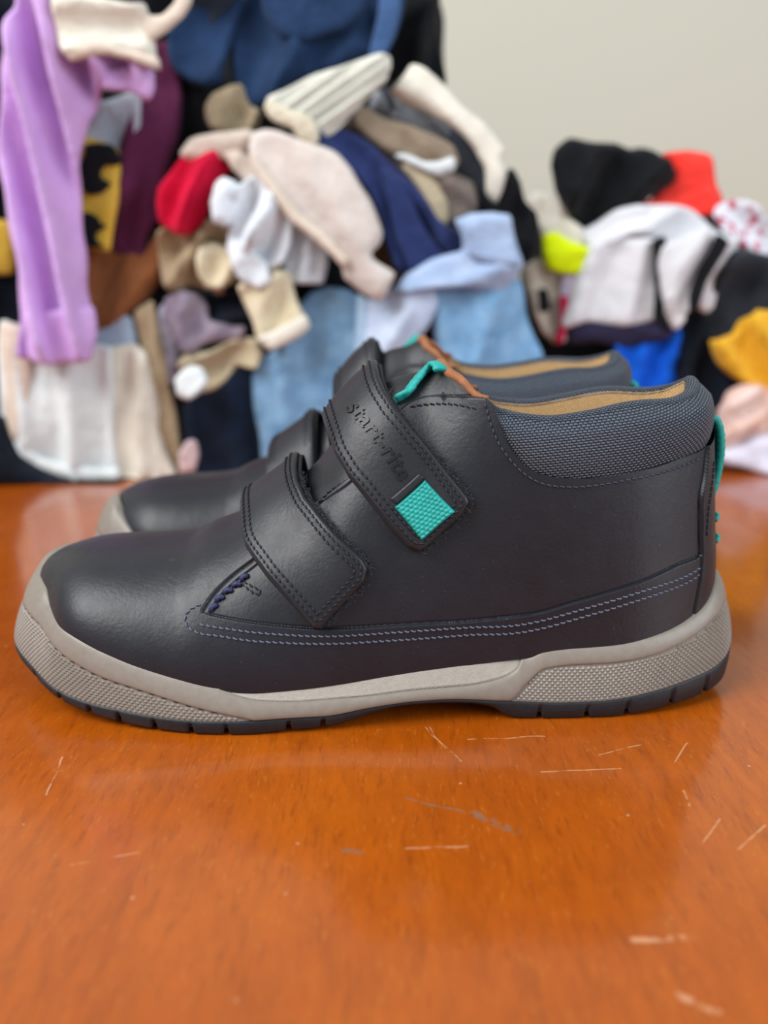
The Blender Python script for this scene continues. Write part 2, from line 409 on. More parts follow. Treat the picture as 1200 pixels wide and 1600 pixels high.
# ---------------------------------------------------------------- shoes
FT = {
    'panel_edge': [(96.5,20.1),(88.0,21.6),(71.6,19.5),(56.6,17.0),(41.6,14.6),(25.1,14.8),(8.8,16.0),(-18.4,18.5),(-29.2,20.0),(-35.7,21.0),(-45.5,21.9),(-51.8,22.4)],
    'row_a': [(95.9,17.0),(79.5,17.8),(64.1,15.8),(41.7,12.2),(25.1,13.2),(8.8,14.2),(-16.8,16.3),(-38.8,18.8),(-53.1,19.0)],
    'row_b': [(95.8,15.0),(79.6,15.5),(64.3,13.4),(41.8,9.8),(25.2,10.9),(8.8,11.8),(-17.6,14.2),(-34.9,16.1),(-46.6,16.8),(-52.0,16.5),(-56.0,17.6),(-56.7,20.1),(-55.1,22.7),(-51.4,25.2)],
    'throat': [(-52.0,22.5),(-49.0,28.2),(-43.7,34.6),(-37.6,39.9),(-19.5,56.0),(-10.1,60.9),(-1,69.5),(7.1,79.7),(11.5,81.8),(14.9,82.3),(22.8,80.4),(32.3,78.6)],
    'thick': [(-49.5,23.0),(-48.2,26.0),(-45.0,29.8),(-41.2,32.7),(-39.1,36.0)],
    'bartack': [(-41.5,32.7),(-38.2,30.2),(-36.0,29.1),(-35.2,30.2),(-38.3,31.9),(-40.9,33.3)],
    'throat_row': [(-18.6,54.8),(-14.8,57.8),(-10.1,60.9)],
    'top_row': [(9.2,79.1),(13.5,79.2),(20.0,78.4),(25.1,77.1),(29.9,75.4)],
    'mouth': [(20.5,89.5),(24.1,85.3),(27.9,80.0),(30.5,78.7),(32.2,78.3)],
    'seam': [(32.1,78.3),(35.3,75.2),(36.4,69.9),(38.8,63.8),(43.3,58.2),(49.5,54.9),(57.4,53.3),(65.4,52.7),(75.9,52.7),(89.1,52.7),(100.2,50.8)],
    'seam_row': [(32.0,77.1),(33.7,69.4),(36.5,63.2),(41.7,56.8),(47.8,52.8),(55.7,51.0),(63.7,50.6),(75.8,50.8),(89.0,50.4),(97.2,49.1)],
    'heel_strip': [(100.6,50.6),(99.1,43.5),(97.3,37.0),(96.8,19.9),(95.8,11.7),(94.2,0)],
    'heel_row': [(102.5,44.5),(100.9,38.2),(99.1,31.8),(98.3,24.4)],
    'strap_low_l': [(-41.2,56.0),(-40.6,47.7),(-39.6,43.8),(-37.3,40.2),(-32.9,34.1),(-28.6,29.4),(-23.8,24.2),(-19.7,19.5)],
    'strap_low_r': [(-22.8,66.0),(-22.1,61.0),(-20.1,55.2),(-16.0,49.3),(-11.4,43.3),(-5.7,37.2),(-4.3,34.4),(-5.4,30.9),(-12.6,24.2),(-18.1,19.1)],
    'strap_top_l': [(-12.8,79.6),(-12.1,74.9),(-11.0,67.3),(-8.3,60.5),(-3.5,53.5),(3.1,44.5),(7.6,39.1)],
    'strap_top_r': [(2.9,86.7),(3.7,82.5),(5.9,76.7),(10.1,70.3),(17.3,62.6),(22.4,55.9),(25.9,51.1),(26.2,49.7),(23.5,46.1),(12.6,38.3),(10.5,37.4)],
    'tab': [(13.0,56.7),(22.2,47.5),(11.1,40.4),(3.8,50.2)],
    'keeper': [(2.7,52.6),(11.2,58.7),(13.0,57.3),(4.4,50.9)],
    'text': [(-4.9,79.5),(6.9,57.6)],
    'loop': [(3.3,82.0),(6.3,82.6),(9.0,83.5),(10.7,85.6),(12.7,87.7),(15.3,90.0),(18.0,91.5),(19.4,91.4),(20.6,90.0),(20.8,88.4)],
    'rim': [(31.2,78.8),(34.6,76.1),(37.5,74.6),(41.6,73.3),(51.8,71.5),(63.9,71.7),(81.3,72.9),(95.6,71.3),(101.5,70.2)],
}
XI_T = 17.8                                   # the top of the tongue
MOUTH = [(XI_T, float(ridge_s(XI_T))), (19.2, 94.0)] + FT['mouth']
_pe = np.array(FT['panel_edge'][::-1]); PANEL = pchip(np.r_[_pe[:, 0], 99, 110], np.r_[_pe[:, 1], 19.9, 19.9])
_th = np.array(FT['throat']); THROAT = pchip(_th[:, 0], _th[:, 1])
_tp = np.array(MOUTH + FT['seam'][1:] + [(103, 50.6), (107, 50.4)]); TOP = pchip(_tp[:, 0], _tp[:, 1])
_hs = np.array([(101, 54)] + FT['heel_strip'])[::-1]; HEEL = pchip(_hs[:, 1], _hs[:, 0])

def level(xi, s):
    """how far each leather piece stands proud of the base surface (metres), and which piece it is"""
    xi = np.asarray(xi, float); s = np.asarray(s, float)
    below = PANEL(xi) - s; below = np.where(xi < -52.1, 5., below)
    slope = np.gradient(THROAT(np.linspace(-52, 32, 200)), 84/199)
    c = 1/np.sqrt(1 + np.interp(xi, np.linspace(-52, 32, 200), slope)**2)
    above = (s - THROAT(xi))*c; above = np.where(xi < -52.1, 5., above); above = np.where(xi > 32.2, -5., above)
    front = smooth(-24, -36, xi)
    top_lv = 1.25*front - .9*(1 - front)
    lv = .5 + (top_lv - .5)*smooth(-.15, .15, above)
    lv = lv + .45*smooth(.1, -.25, above)*smooth(-2.0, -1.5, above)*smooth(8, 2, xi)            # folded edge along the throat
    lv = lv - .5*np.exp(-(above/.35)**2)
    lv = np.where(below > -.6, lv + (1.25 - lv)*smooth(-.12, .12, below), lv)
    lv = lv - .35*np.exp(-((below + .2)/.25)**2)*(xi > -50)
    d = xi - HEEL(np.clip(s, 0, 56))
    lv = lv + (1.6 - lv)*smooth(-.15, .15, d) - .7*np.exp(-((d + .3)/.3)**2)
    piece = np.where(d > 0, 3, np.where(below > 0, 0, np.where(above > 0, np.where(xi < -30, 0, 2), 1)))
    return lv/1000, piece

def lift_on(xi, s, extra, side='lat'):
    return on_upper(xi, s, level(xi, s)[0] + extra, side)[0]

PARTS = []                                    # name, verts, faces, material, options
def part(name, V, Fc, mat, **kw): PARTS.append((name, np.asarray(V, float), Fc, mat, kw))

# --- leather upper: vamp, quarter, tongue and heel strip, split from one dense surface
def make_upper():
    for side, n, m in (('lat', 680, 280), ('med', 380, 110)):
        t = np.linspace(0, 1, n); u = .6*t + .4*(.5 - .5*np.cos(np.pi*t))
        xi = (XT + u*(XB - XT))*1000
        top = ridge_s(xi, side).copy(); open_ = xi > XI_T
        ratio = ridge_s(xi, side)/ridge_s(xi, 'lat')
        top[open_] = (TOP(xi)*ratio)[open_]
        XI = np.repeat(xi[:, None], m, 1); S = top[:, None]*np.linspace(0, 1, m)[None]
        lv, pc = level(XI, S/ratio[:, None])
        lv = lv*smooth(0, 1.5, S)
        P, N = on_upper(XI, S, lv, side)
        sg = -1 if side == 'lat' else 1
        du = np.gradient(P, axis=0); dv = np.gradient(P, axis=1); nn = np.cross(du, dv)
        nn /= np.maximum(np.linalg.norm(nn, axis=2, keepdims=True), 1e-12)
        if (nn*N).sum() < 0: nn = -nn
        nn[0] = nn[2]; nn[1] = nn[2]
        nn[-3:] = N[-3:]
        e = nn[-1]; e[:, 1] = 0; nn[-1] = e/np.maximum(np.linalg.norm(e, axis=1)[:, None], 1e-9)
        k = np.where(~open_)[0]; r_ = nn[k, -1]; r_[:, 1] *= .15; nn[k, -1] = r_/np.linalg.norm(r_, axis=1)[:, None]
        Fq = grid_faces(n, m)
        Pf = P.reshape(-1, 3); fn = np.cross(Pf[Fq[:, 2]] - Pf[Fq[:, 0]], Pf[Fq[:, 3]] - Pf[Fq[:, 1]])
        if (fn*nn.reshape(-1, 3)[Fq[:, 0]]).sum() < 0: Fq = Fq[:, ::-1]
        cen = pc.ravel()[Fq[:, 0]]
        yield P.reshape(-1, 3), Fq, cen, nn.reshape(-1, 3)
_names = [('vamp', 'leather'), ('quarter', 'leather'), ('tongue', 'tongue_leather'), ('heel_strip', 'leather')]
_acc = {k: ([], [], [], 0) for k in range(4)}
for P, Fq, cen, nn in make_upper():
    for k in range(4):
        f = Fq[cen == k]
        if not len(f): continue
        ids, inv = np.unique(f, return_inverse=True)
        V, F_, N_, off = _acc[k]
        V.append(P[ids]); N_.append(nn[ids]); F_.append(inv.reshape(f.shape) + off)
        _acc[k] = (V, F_, N_, off + len(ids))
for k, (nm, mt) in enumerate(_names):
    V, F_, N_, off = _acc[k]
    part(nm, np.vstack(V), np.vstack(F_), mt, vn=np.vstack(N_))

# --- stitching
def stitch_rows(rows, extra=.00015, pitch=.0019, length=.0015, rad=.00028, side='lat', lift_fn=None):
    mb = MB(); rng = random.Random(5)
    for row in rows:
        c = catmull(row, 14)
        P = (lift_on(c[:, 0], c[:, 1], extra, side) if lift_fn is None else lift_fn(c[:, 0], c[:, 1]))
        _, N = on_upper(c[:, 0], c[:, 1], 0, side)
        L = np.r_[0, np.cumsum(np.linalg.norm(np.diff(P, axis=0), axis=1))]
        q = np.arange(pitch*.5, L[-1] - length*.3, pitch)
        f = lambda x, A: np.stack([np.interp(x, L, A[:, k]) for k in range(3)], -1)
        for x in q:
            a, b, nrm = f(x - length/2, P), f(x + length/2, P), f(x, N)
            d = b - a; w = np.cross(nrm, d); w /= max(np.linalg.norm(w), 1e-9)
            a = a + w*rad*.45; b = b - w*rad*.45
            path = np.array([a - nrm*rad*.7, a + d*.18 + nrm*rad*.35, a + d*.5 + nrm*rad*.7, b - d*.18 + nrm*rad*.35, b - nrm*rad*.7])
            V, F_ = tube(path, np.array([.5, .95, 1, .95, .5])*rad, 5, up=nrm)
            mb.add(V, F_)
    return mb.arr()
part('stitching', *stitch_rows([FT['row_a'], FT['row_b']]), 'thread_light', kind='stuff', label='twin rows of pale blue stitches along the lower side')
part('stitching', *stitch_rows([FT['seam_row']]), 'thread_mid', kind='stuff', label='grey stitches under the padded collar')
part('stitching', *stitch_rows([FT['top_row'], FT['throat_row'], FT['heel_row'], FT['bartack']]), 'thread', kind='stuff')
part('stitching', *stitch_rows([FT['row_a'], FT['row_b'], FT['seam_row']], side='med'), 'thread', kind='stuff')
part('stitching', *stitch_rows([FT['thick']], .0003, .0031, .0028, .0008), 'thread_blue', kind='stuff', label='thick blue stitches at the throat corner')

# --- padded collar and lining
def side_xi_s(pts, side):
    a = np.asarray(pts, float).copy()
    a[:, 1] *= ridge_s(a[:, 0], side)/ridge_s(a[:, 0], 'lat')
    return a
def make_collar():
    cols_o, cols_i, uvs = [], [], []
    for side in ('lat', 'med'):
        seam = resample(catmull(np.array(FT['seam'] + [(103.5, 50.2), (XB*1000, 50)]), 16), 150)
        rim = resample(catmull(np.array(FT['rim'] + [(104, 70.2), (XB*1000, 70)]), 16), 150)
        q = np.linspace(0, 1, 150)
        # let the rim run ahead of the seam where the seam drops steeply at the front
        A = seam; fr = np.clip((A[:, 0] - A[0, 0])/(A[-1, 0] - A[0, 0]), 0, 1)
        B = np.stack([np.interp(fr**1.05, np.clip((rim[:, 0] - rim[0, 0])/(rim[-1, 0] - rim[0, 0]), 0, 1), rim[:, k]) for k in (0, 1)], 1)
        B = B.copy(); B[:, 1] -= (1.6 + 2.6*smooth(70, 100, B[:, 0]))*np.clip((B[:, 1] - A[:, 1])/9, 0, 1)
        A = side_xi_s(A, side); B = side_xi_s(B, side)
        hgt = np.linalg.norm(B - A, axis=1); sc = np.clip(hgt/9, .12, 1)
        out = []; us = []; vs = []
        arc = np.r_[0, np.cumsum(np.linalg.norm(np.diff(on_upper(.5*A[:, 0] + .5*B[:, 0], .5*A[:, 1] + .5*B[:, 1], 0, side)[0], axis=0), axis=1))]*1000
        for tau in np.linspace(0, 1, 26):
            xi = A[:, 0] + (B[:, 0] - A[:, 0])*tau; s = A[:, 1] + (B[:, 1] - A[:, 1])*tau
            us.append(np.interp(xi, .5*A[:, 0] + .5*B[:, 0] + np.arange(150)*1e-6, arc)); vs.append(s)
            bul = 2.2*(math.sin(math.pi*min(tau*.9 + .06, 1))**.8) - .4 - 1.5*max(0, tau - .75)/.25
            out.append(on_upper(xi, s, bul*sc/1000, side)[0])
        top = out[-1]; nin = on_upper(B[:, 0], B[:, 1], 0, side)[1].copy()
        nin[:, 2] = 0; nin /= np.linalg.norm(nin, axis=1)[:, None]
        for ang in np.linspace(15, 160, 12):
            a = R(ang); r_in = 2.0*sc/1000; r_up = 1.4*sc/1000
            us.append(us[25]); vs.append(vs[25] + r_in*1000*a)
            out.append(top - nin*(r_in*(1 - math.cos(a)))[:, None] + np.array([0, 0, 1.])*(r_up*math.sin(a))[:, None])
        edge = out[-1]
        out.append(edge - np.array([0, 0, .0012]) - nin*.0003); us.append(us[25]); vs.append(vs[-1] + 1.2)
        lin_ = []
        for k, dz in enumerate(np.linspace(.0006, .062, 14)):
            lin_.append(edge - nin*(.0002 + .0012*math.sin(math.pi*k/13)) - np.array([0, 0, dz])*np.clip(sc, .6, 1)[:, None])
        cols_o.append(np.stack(out, 1)); uvs.append(np.stack([np.stack(us, 1)*(1 if side == 'lat' else -1) + (0 if side == 'lat' else 2*arc[-1]), np.stack(vs, 1)], -1)); cols_i.append(np.stack(lin_, 1))
    for nm, cols, mt in (('collar', cols_o, 'collar'), ('lining', cols_i, 'lining')):
        G = np.concatenate([cols[0], cols[1][::-1][1:]], 0)
        n, m = G.shape[:2]
        mid = G[:, m//3]
        U = np.r_[0, np.cumsum(np.linalg.norm(np.diff(mid, axis=0), axis=1))]*1000
        Vv = np.zeros((n, m)); Vv[:, 1:] = np.cumsum(np.linalg.norm(np.diff(G, axis=1), axis=2), axis=1)*1000
        uv = np.stack([np.repeat(U[:, None], m, 1), Vv], -1).reshape(-1, 2)
        if nm == 'collar': uv = np.concatenate([uvs[0], uvs[1][::-1][1:]], 0).reshape(-1, 2)
        part(nm, G.reshape(-1, 3), grid_faces(n, m), mt, uv=uv)
make_collar()

# tongue lining: a rolled copper-brown edge round the throat opening and the sheet behind the tongue
def make_tongue_lining():
    c = catmull(MOUTH, 12); mb = MB()
    a = on_upper(c[:, 0] + .6, c[:, 1] + .3, -.0016, 'lat')[0]
    cm = side_xi_s(c, 'med'); b = on_upper(cm[:, 0] + .6, cm[:, 1] + .3, -.0016, 'med')[0]
    path = np.vstack([a[::-1], b[1:]]); path = resample(path, 70)
    taper = .0016*np.sin(np.linspace(.12, np.pi - .12, 70))**.5
    mb.add(*tube(path, taper, 10))
    inner = path + np.array([-.004, 0, -.030]); lower = path + np.array([-.012, 0, -.062])
    G = np.stack([path, path*.5 + inner*.5 + [.001, 0, 0], inner, lower], 1)
    mb.add(G.reshape(-1, 3), grid_faces(70, 4))
    part('tongue_lining', *mb.arr(), 'copper', label='copper brown lining edge of the tongue')
make_tongue_lining()
def make_insole():
    c = inset(.0105 + .004*smooth(-.06, -.11, sx)); c = c[::8]
    z = .021 + .006*smooth(.0, .09, c[:, 0])
    part('insole', np.c_[c, z], [list(range(len(c)))], 'insole', smooth=False)
make_insole()

# --- flat pieces lying on the upper (straps, tabs): outline in (xi, s), real thickness, rounded edge
def poly_offset(poly, d):
    P = np.asarray(poly, float); a = np.roll(P, 1, 0); b = np.roll(P, -1, 0)
    area2 = (P[:, 0]*b[:, 1] - b[:, 0]*P[:, 1]).sum(); sg = 1 if area2 > 0 else -1
    t1 = P - a; t2 = b - P
    n1 = np.stack([-t1[:, 1], t1[:, 0]], 1)*sg; n2 = np.stack([-t2[:, 1], t2[:, 0]], 1)*sg
    n1 /= np.maximum(np.linalg.norm(n1, axis=1)[:, None], 1e-9); n2 /= np.maximum(np.linalg.norm(n2, axis=1)[:, None], 1e-9)
    m = n1 + n2; m /= np.maximum((m*m).sum(1)[:, None]/2, .35)
    return P + m*d
def seg_dist(Q, poly):
    a = np.asarray(poly, float); b = np.roll(a, -1, 0); d = np.full(len(Q), 1e9)
    for p, q in zip(a, b):
        e = q - p; t = np.clip(((Q - p) @ e)/max(e @ e, 1e-12), 0, 1)
        d = np.minimum(d, np.linalg.norm(Q - (p + t[:, None]*e), axis=1))
    return d
def inside(Q, poly):
    a = np.asarray(poly, float); b = np.roll(a, -1, 0); r = np.zeros(len(Q), bool)
    for (x1, y1), (x2, y2) in zip(a, b):
        c = (y1 > Q[:, 1]) != (y2 > Q[:, 1])
        with np.errstate(divide='ignore', invalid='ignore'):
            r ^= c & (Q[:, 0] < (x2 - x1)*(Q[:, 1] - y1)/(y2 - y1) + x1)
    return r
def fill(poly, step):
    """points and triangles filling a closed outline, with rings near the edge"""
    B = resample(poly, step=step*.7, closed=True)
    rings = [poly_offset(B, k*step) for k in (.3, .8)]
    x0, y0 = B.min(0); x1, y1 = B.max(0)
    gx, gy = np.meshgrid(np.arange(x0, x1, step), np.arange(y0, y1, step)); gx = gx + (np.arange(gx.shape[0]) % 2)[:, None]*step/2
    G = np.stack([gx.ravel(), gy.ravel()], 1)
    Q = np.vstack(rings + [G]); ok = inside(Q, B); Q = Q[ok]; d = seg_dist(Q, B)
    nr = ok[:2*len(B)].sum()
    keep = d > np.where(np.arange(len(Q)) < nr, .2*step, 1.15*step); Q = Q[keep]
    allp = np.vstack([B, Q])
    r = delaunay_2d_cdt([Vector(p) for p in allp.tolist()], [], [list(range(len(B)))], 1, 1e-6)
    pts = np.array([tuple(p) for p in r[0]]); tri = [list(f) for f in r[2]]
    return pts, tri, len(B), B
def patch(poly, lift, thick, step=1.0, edge=.9):
    pts, tri, nb, B = fill(poly, step)
    d = seg_dist(pts, B); bd = d < 1e-4
    prof = np.sqrt(np.clip(1 - (1 - np.clip(d/edge, 0, 1))**2, 0, 1))
    L = lift(pts[:, 0], pts[:, 1])
    top = on_upper(pts[:, 0], pts[:, 1], L + thick*(.45 + .55*prof))[0]
    bot = on_upper(pts[:, 0], pts[:, 1], L + thick*.45*(1 - prof))[0]
    n = len(pts); remap = np.arange(n) + n; remap[bd] = np.where(bd)[0]
    T = np.array(tri)
    F_ = T.tolist() + remap[T[:, ::-1]].tolist()
    return np.vstack([top, bot]), F_

def strap_poly(L, Rr, extra):
    l0, r0 = L[0], Rr[0]
    rl, rr = float(ridge_s(l0[0])), float(ridge_s(r0[0]))
    Lm = [(l0[0] - 3, rl + extra), (l0[0] - 2.0, rl + extra*.5), (l0[0] - .8, max(rl + 2, l0[1] + 4))]
    Rm = [(r0[0] - .4, max(rr + 2, r0[1] + 4)), (r0[0] - 1.2, rr + extra*.5), (r0[0] - 2.0, rr + extra)]
    return np.array(Lm + list(L) + list(Rr)[::-1] + Rm), len(Lm)

def make_strap(tag_, lo, hi, bow, top_strap):
    poly, nm = strap_poly(FT[tag_ + '_l'], FT[tag_ + '_r'], 30)
    mxi = poly[:, 0].mean()
    def base(xi, s):
        b = .0016 + bow*smooth(lo, hi, s)
        return b
    lift = lambda xi, s: base(xi, s) + .0009
    name = 'strap'
    lab = 'upper hook and loop strap' if top_strap else 'lower hook and loop strap'
    part(name, *patch(poly, lift, .0020), 'strap_leather', label=lab + ' of dark leather')
    # hook pad under the strap, fuzzy black
    small = poly_offset(poly, -.75)
    keep = small[:, 1] < hi + 30
    part('fuzz', *patch(poly_offset(poly, -.55), lambda xi, s: base(xi, s) - .0004, .0013), 'fuzz', sub=name, label='black fuzzy backing of the strap')
    # loose fibres along the right and tip edges
    rng = random.Random(11 + top_strap); mb = MB()
    edge = resample(np.array([p for p in FT[tag_ + '_r'] if p[1] < hi + 4][::1]), 600)
    for k in range(620):
        q = edge[rng.randrange(600)] + np.array([rng.gauss(.35, .35), rng.gauss(0, .4)])
        p, nrm = on_upper(q[0], q[1], base(q[0], q[1]) + rng.uniform(-.0002, .0014))
        h = np.array([rng.gauss(.5, 1), rng.gauss(-.6, .7), rng.gauss(-.2, 1)]); h /= np.linalg.norm(h)
        ln = rng.uniform(.0005, .0015) if rng.random() < .93 else rng.uniform(.0015, .003)
        k1 = np.array([rng.gauss(0, 1), rng.gauss(0, .5), rng.gauss(0, 1)])*ln*.35
        mb.add(*tube(np.array([p, p + h*ln*.5 + k1, p + h*ln]), .00007, 3, caps=False))
    part('fibre', *mb.arr(), 'fuzz_light', sub=name, kind='stuff')
    # two rows of stitches all round
    n1 = nm; n2 = len(poly) - 3
    rows = []
    for d in (1.5, 3.2):
        o = poly_offset(poly, d)
        rows.append(o[1:-1])
    rows = [np.array(r_) for r_ in rows]
    lf = lambda xi, s: on_upper(xi, s, lift(xi, s) + .00215)[0]
    mbs = MB()
    for r_ in rows:
        c = resample(r_, 260)
        V, F_ = stitch_rows([c[::4]], lift_fn=lf)
        mbs.add(V, F_)
    part('stitching', *mbs.arr(), 'thread', kind='stuff', sub=name)
    return lift
LIFT_LOW = make_strap('strap_low', 40, 66, .0018, False)
LIFT_TOP = make_strap('strap_top', 52, 80, .0026, True)

# leather keeper bar and teal webbing tab at the end of the upper strap
part('tab_keeper', *patch(FT['keeper'], lambda xi, s: LIFT_TOP(xi, s) + .0019, .0009, .8, .5), 'strap_leather')
def make_tab():
    a, b, c, d = [np.array(p) for p in FT['tab']]
    n, m = 97, 85
    U, V = np.meshgrid(np.linspace(0, 1, n), np.linspace(0, 1, m), indexing='ij')
    q = (a*(1-U)[..., None] + b*U[..., None])*(1-V)[..., None] + (d*(1-U)[..., None] + c*U[..., None])*V[..., None]
    rows, cols = 11, 8
    r_ = U*rows; k = np.floor(r_); cc = V*cols + .5*(k % 2)
    h = (np.abs(np.sin(np.pi*r_))**.6)*(np.abs(np.sin(np.pi*cc))**.6)
    e = np.minimum(np.minimum(U, 1-U)*rows/.6, np.minimum(V, 1-V)*cols/.6); e = np.sqrt(np.clip(1 - (1 - np.clip(e, 0, 1))**2, 0, 1))
    lf = LIFT_TOP(q[..., 0], q[..., 1]) + .0017 + e*.0012 + h*.00045*e
    P = on_upper(q[..., 0], q[..., 1], lf)[0]
    part('webbing_tab', P.reshape(-1, 3), grid_faces(n, m), 'teal', label='bright teal woven tab on the strap end')
make_tab()

# teal webbing loop on the tongue and pull loop at the heel
def ribbon(path, half, thick, wid=(0, 1, 0), ribs=0):
    P = resample(catmull(path, 14), 90); T = np.gradient(P, axis=0); T /= np.linalg.norm(T, axis=1)[:, None]
    W = np.asarray(wid, float); N = np.cross(T, W)
    L = np.r_[0, np.cumsum(np.linalg.norm(np.diff(P, axis=0), axis=1))]
    th = thick*(1 + (.22*np.abs(np.sin(np.pi*L/.0021)) if ribs else 0))
    cs = [(-1, 0), (-.96, .8), (-.8, 1), (-.3, 1), (.3, 1), (.8, 1), (.96, .8), (1, 0), (.96, -.8), (.8, -1), (-.8, -1), (-.96, -.8)]
    th = np.broadcast_to(th, (len(P),))
    V = np.stack([P + W*half*a + N*(th*b)[:, None] for a, b in cs], 1)
    n, m = len(P), len(cs)
    return V.reshape(-1, 3), grid_faces(n, m, False, True).tolist() + [list(range(m)), list(range((n-1)*m, n*m))[::-1]]
_lp = resample(catmull(FT['loop'], 12), 90)
_T = on_upper(_lp[:, 0], _lp[:, 1], .0002 + .0012*smooth(0, .25, np.linspace(0, 1, 90)))[0]
_rib = 1 + .10*np.abs(np.sin(np.linspace(0, 34, 90)))
part('tongue_loop', *tube(_T + np.array([0, .0012, 0]), .00125*_rib, 10, squash=(1.75, .85), up=(0, .35, 1)), 'teal', label='teal webbing loop along the tongue')
yb = Y_B
hl = [(.0985, yb, .0852), (.1008, yb, .0850), (.1025, yb, .0815), (.1033, yb, .0765), (.1033, yb, .071), (.1028, yb, .066), (.1022, yb, .0625), (.1010, yb, .0605)]
part('heel_loop', *ribbon(hl, .0055, .0010, ribs=1), 'teal', label='teal pull loop at the back of the heel')
mb = MB()
for z in (.0545, .0475):
    for dy in (-.0045, .0045):
        mb.add(*tube([(XBACK(z) + .0008, yb + dy - .0016, z - .001), (XBACK(z) + .0021, yb + dy, z), (XBACK(z) + .0008, yb + dy + .0016, z + .001)], .0008, 6))
part('stitching', *mb.arr(), 'teal', kind='stuff', label='teal bar stitches down the heel strip')

# --- sole: outsole, textured bands, smooth foxing, side wedge
NC = len(SOLE)
def wall_inset(z):                            # how far in the side wall is at height z, per column
    t = np.clip((z - z1)/np.maximum(z3 - z1, 1e-4), 0, 1)
    return RIMI*t**1.7
L2 = pchip(np.array([-120.6,-110,-100,-91.8,-80.4,-72.3,-59.1,-48.8,-39.8,-36.8,-36.3,36.3,36.9,41.6,47.3,56.2,67.6,79,88.4,97,105,112.4])/1000,
           np.array([26,24.6,21.2,18.3,14.6,12.8,9.7,7.4,5.6,4.8,4.7,6.2,6.3,11.0,15.8,16.9,17.2,18.5,20.6,23.6,27,29])/1000)
L4 = pchip(np.array([-47,-41.6,-35.4,-23.5,-7.5,8.8,25,34,38.8,40.6])/1000, np.array([14.0,11.8,10.4,9.6,9.9,11.0,11.6,13.2,15.6,18.7])/1000)
mid_ = (sx > -.047) & (sx < .0406)
def strip(zlo, zhi, bulge, rows=10, cols=None, back=.0025, dlo=None):
    """a moulded band round the sole between two heights, edges rounded inward"""
    idx = np.arange(NC) if cols is None else cols
    G = []
    f = np.r_[0, np.linspace(0, 1, rows), 1]
    for k, t in enumerate(f):
        z = zlo + (zhi - zlo)*t
        b = bulge*np.clip(4*t*(1-t), 0, 1)**.4
        d = wall_inset(z) - b
        if k in (0, len(f) - 1): d = d + back
        c = inset(d); G.append(np.c_[c, z][idx])
    G = np.stack(G, 1)
    return G
z1 = Z1(sx); z3 = Z3(sx) + .0048*smooth(-.004, .016, SOLE[:, 1])*smooth(-.09, -.109, sx); l2 = np.maximum(L2(sx), z1); l4 = np.where(mid_, np.minimum(L4(sx), z3), z3)
lo = np.where((sx > -.0368) & (sx < .0369), z1, l2)
G = strip(lo, l4, .0010, 14)
part('foxing', G.reshape(-1, 3), grid_faces(NC, G.shape[1], True), 'sole', label='smooth taupe rubber lip around the sole')
def runs(mask):
    """contiguous index runs on the closed outline"""
    s0 = np.where(mask & ~np.roll(mask, 1))[0]; res = []
    for s in s0:
        k = s; r_ = []
        while mask[k % NC] and len(r_) < NC: r_.append(k % NC); k += 1
        res.append(np.array(r_))
    return res
for r_ in runs(mid_):
    G = strip(l4, z3, -.0003, 10, r_, .002)
    part('side_wedge', G.reshape(-1, 3), grid_faces(len(r_), G.shape[1]), 'wedge', label='pale sandy rubber wedge at the arch')
def textured(mask):
    mb = MB()
    for r_ in runs(mask):
        G = strip(z1, l2, -.0002, 6, r_, .002); mb.add(G.reshape(-1, 3), grid_faces(len(r_), G.shape[1]))
        arc = np.r_[0, np.cumsum(np.linalg.norm(np.diff(SOLE[r_], axis=0), axis=1))]
        base_z, top_z = z1[r_], l2[r_]
        Pp, Qq = .00165, .00085
        V = []; F_ = []
        na = int(arc[-1]/Pp)
        for j in range(1, 34):
            a = (np.arange(na) + .5*(j % 2))*Pp; w = j*Qq
            zb = np.interp(a, arc, base_z); h = np.interp(a, arc, top_z) - zb
            ok = w < h - Qq*.6
            for ai in a[ok]:
                pts = []
                for da, dw, up in ((-Pp/2, 0, 0), (0, -Qq, 0), (Pp/2, 0, 0), (0, Qq, 0), (0, 0, 1)):
                    pts.append((np.clip(ai + da, 0, arc[-1]), w + dw, up))
                V.append(pts)
        V = np.array(V)
        if not len(V): continue
        a, w, up = V[..., 0], V[..., 1], V[..., 2]
        col = np.interp(a, arc, np.arange(len(r_)))
        ci = col.astype(int); cf = col - ci; i0 = r_[np.clip(ci, 0, len(r_)-1)]; i1 = r_[np.clip(ci+1, 0, len(r_)-1)]
        def lerp(A): return A[i0]*(1-cf)[..., None] + A[i1]*cf[..., None] if A.ndim == 2 else A[i0]*(1-cf) + A[i1]*cf
        z = lerp(z1) + w
        zz = np.clip((z - lerp(z1))/np.maximum(lerp(z3) - lerp(z1), 1e-4), 0, 1)
        d = lerp(RIMI)*zz**1.7 + .0001 - up*.0006
        xy = lerp(SOLE) - lerp(SOLE_N)*d[..., None]
        P = np.concatenate([xy, z[..., None]], -1)
        n = len(P); b = np.arange(n)[:, None]*5
        F_ = np.concatenate([b + np.array([p]) for p in ((0, 1, 4), (1, 2, 4), (2, 3, 4), (3, 0, 4))], 0)
        # winding: make normals face outward
        mb.add(P.reshape(-1, 3), F_)
    return mb.arr()
part('textured_band', *textured(sx < -.0368), 'sole', smooth=False, kind='stuff', label='toe band of small raised diamonds')
part('textured_band', *textured(sx > .0369), 'sole', smooth=False, kind='stuff', label='heel band of small raised diamonds')
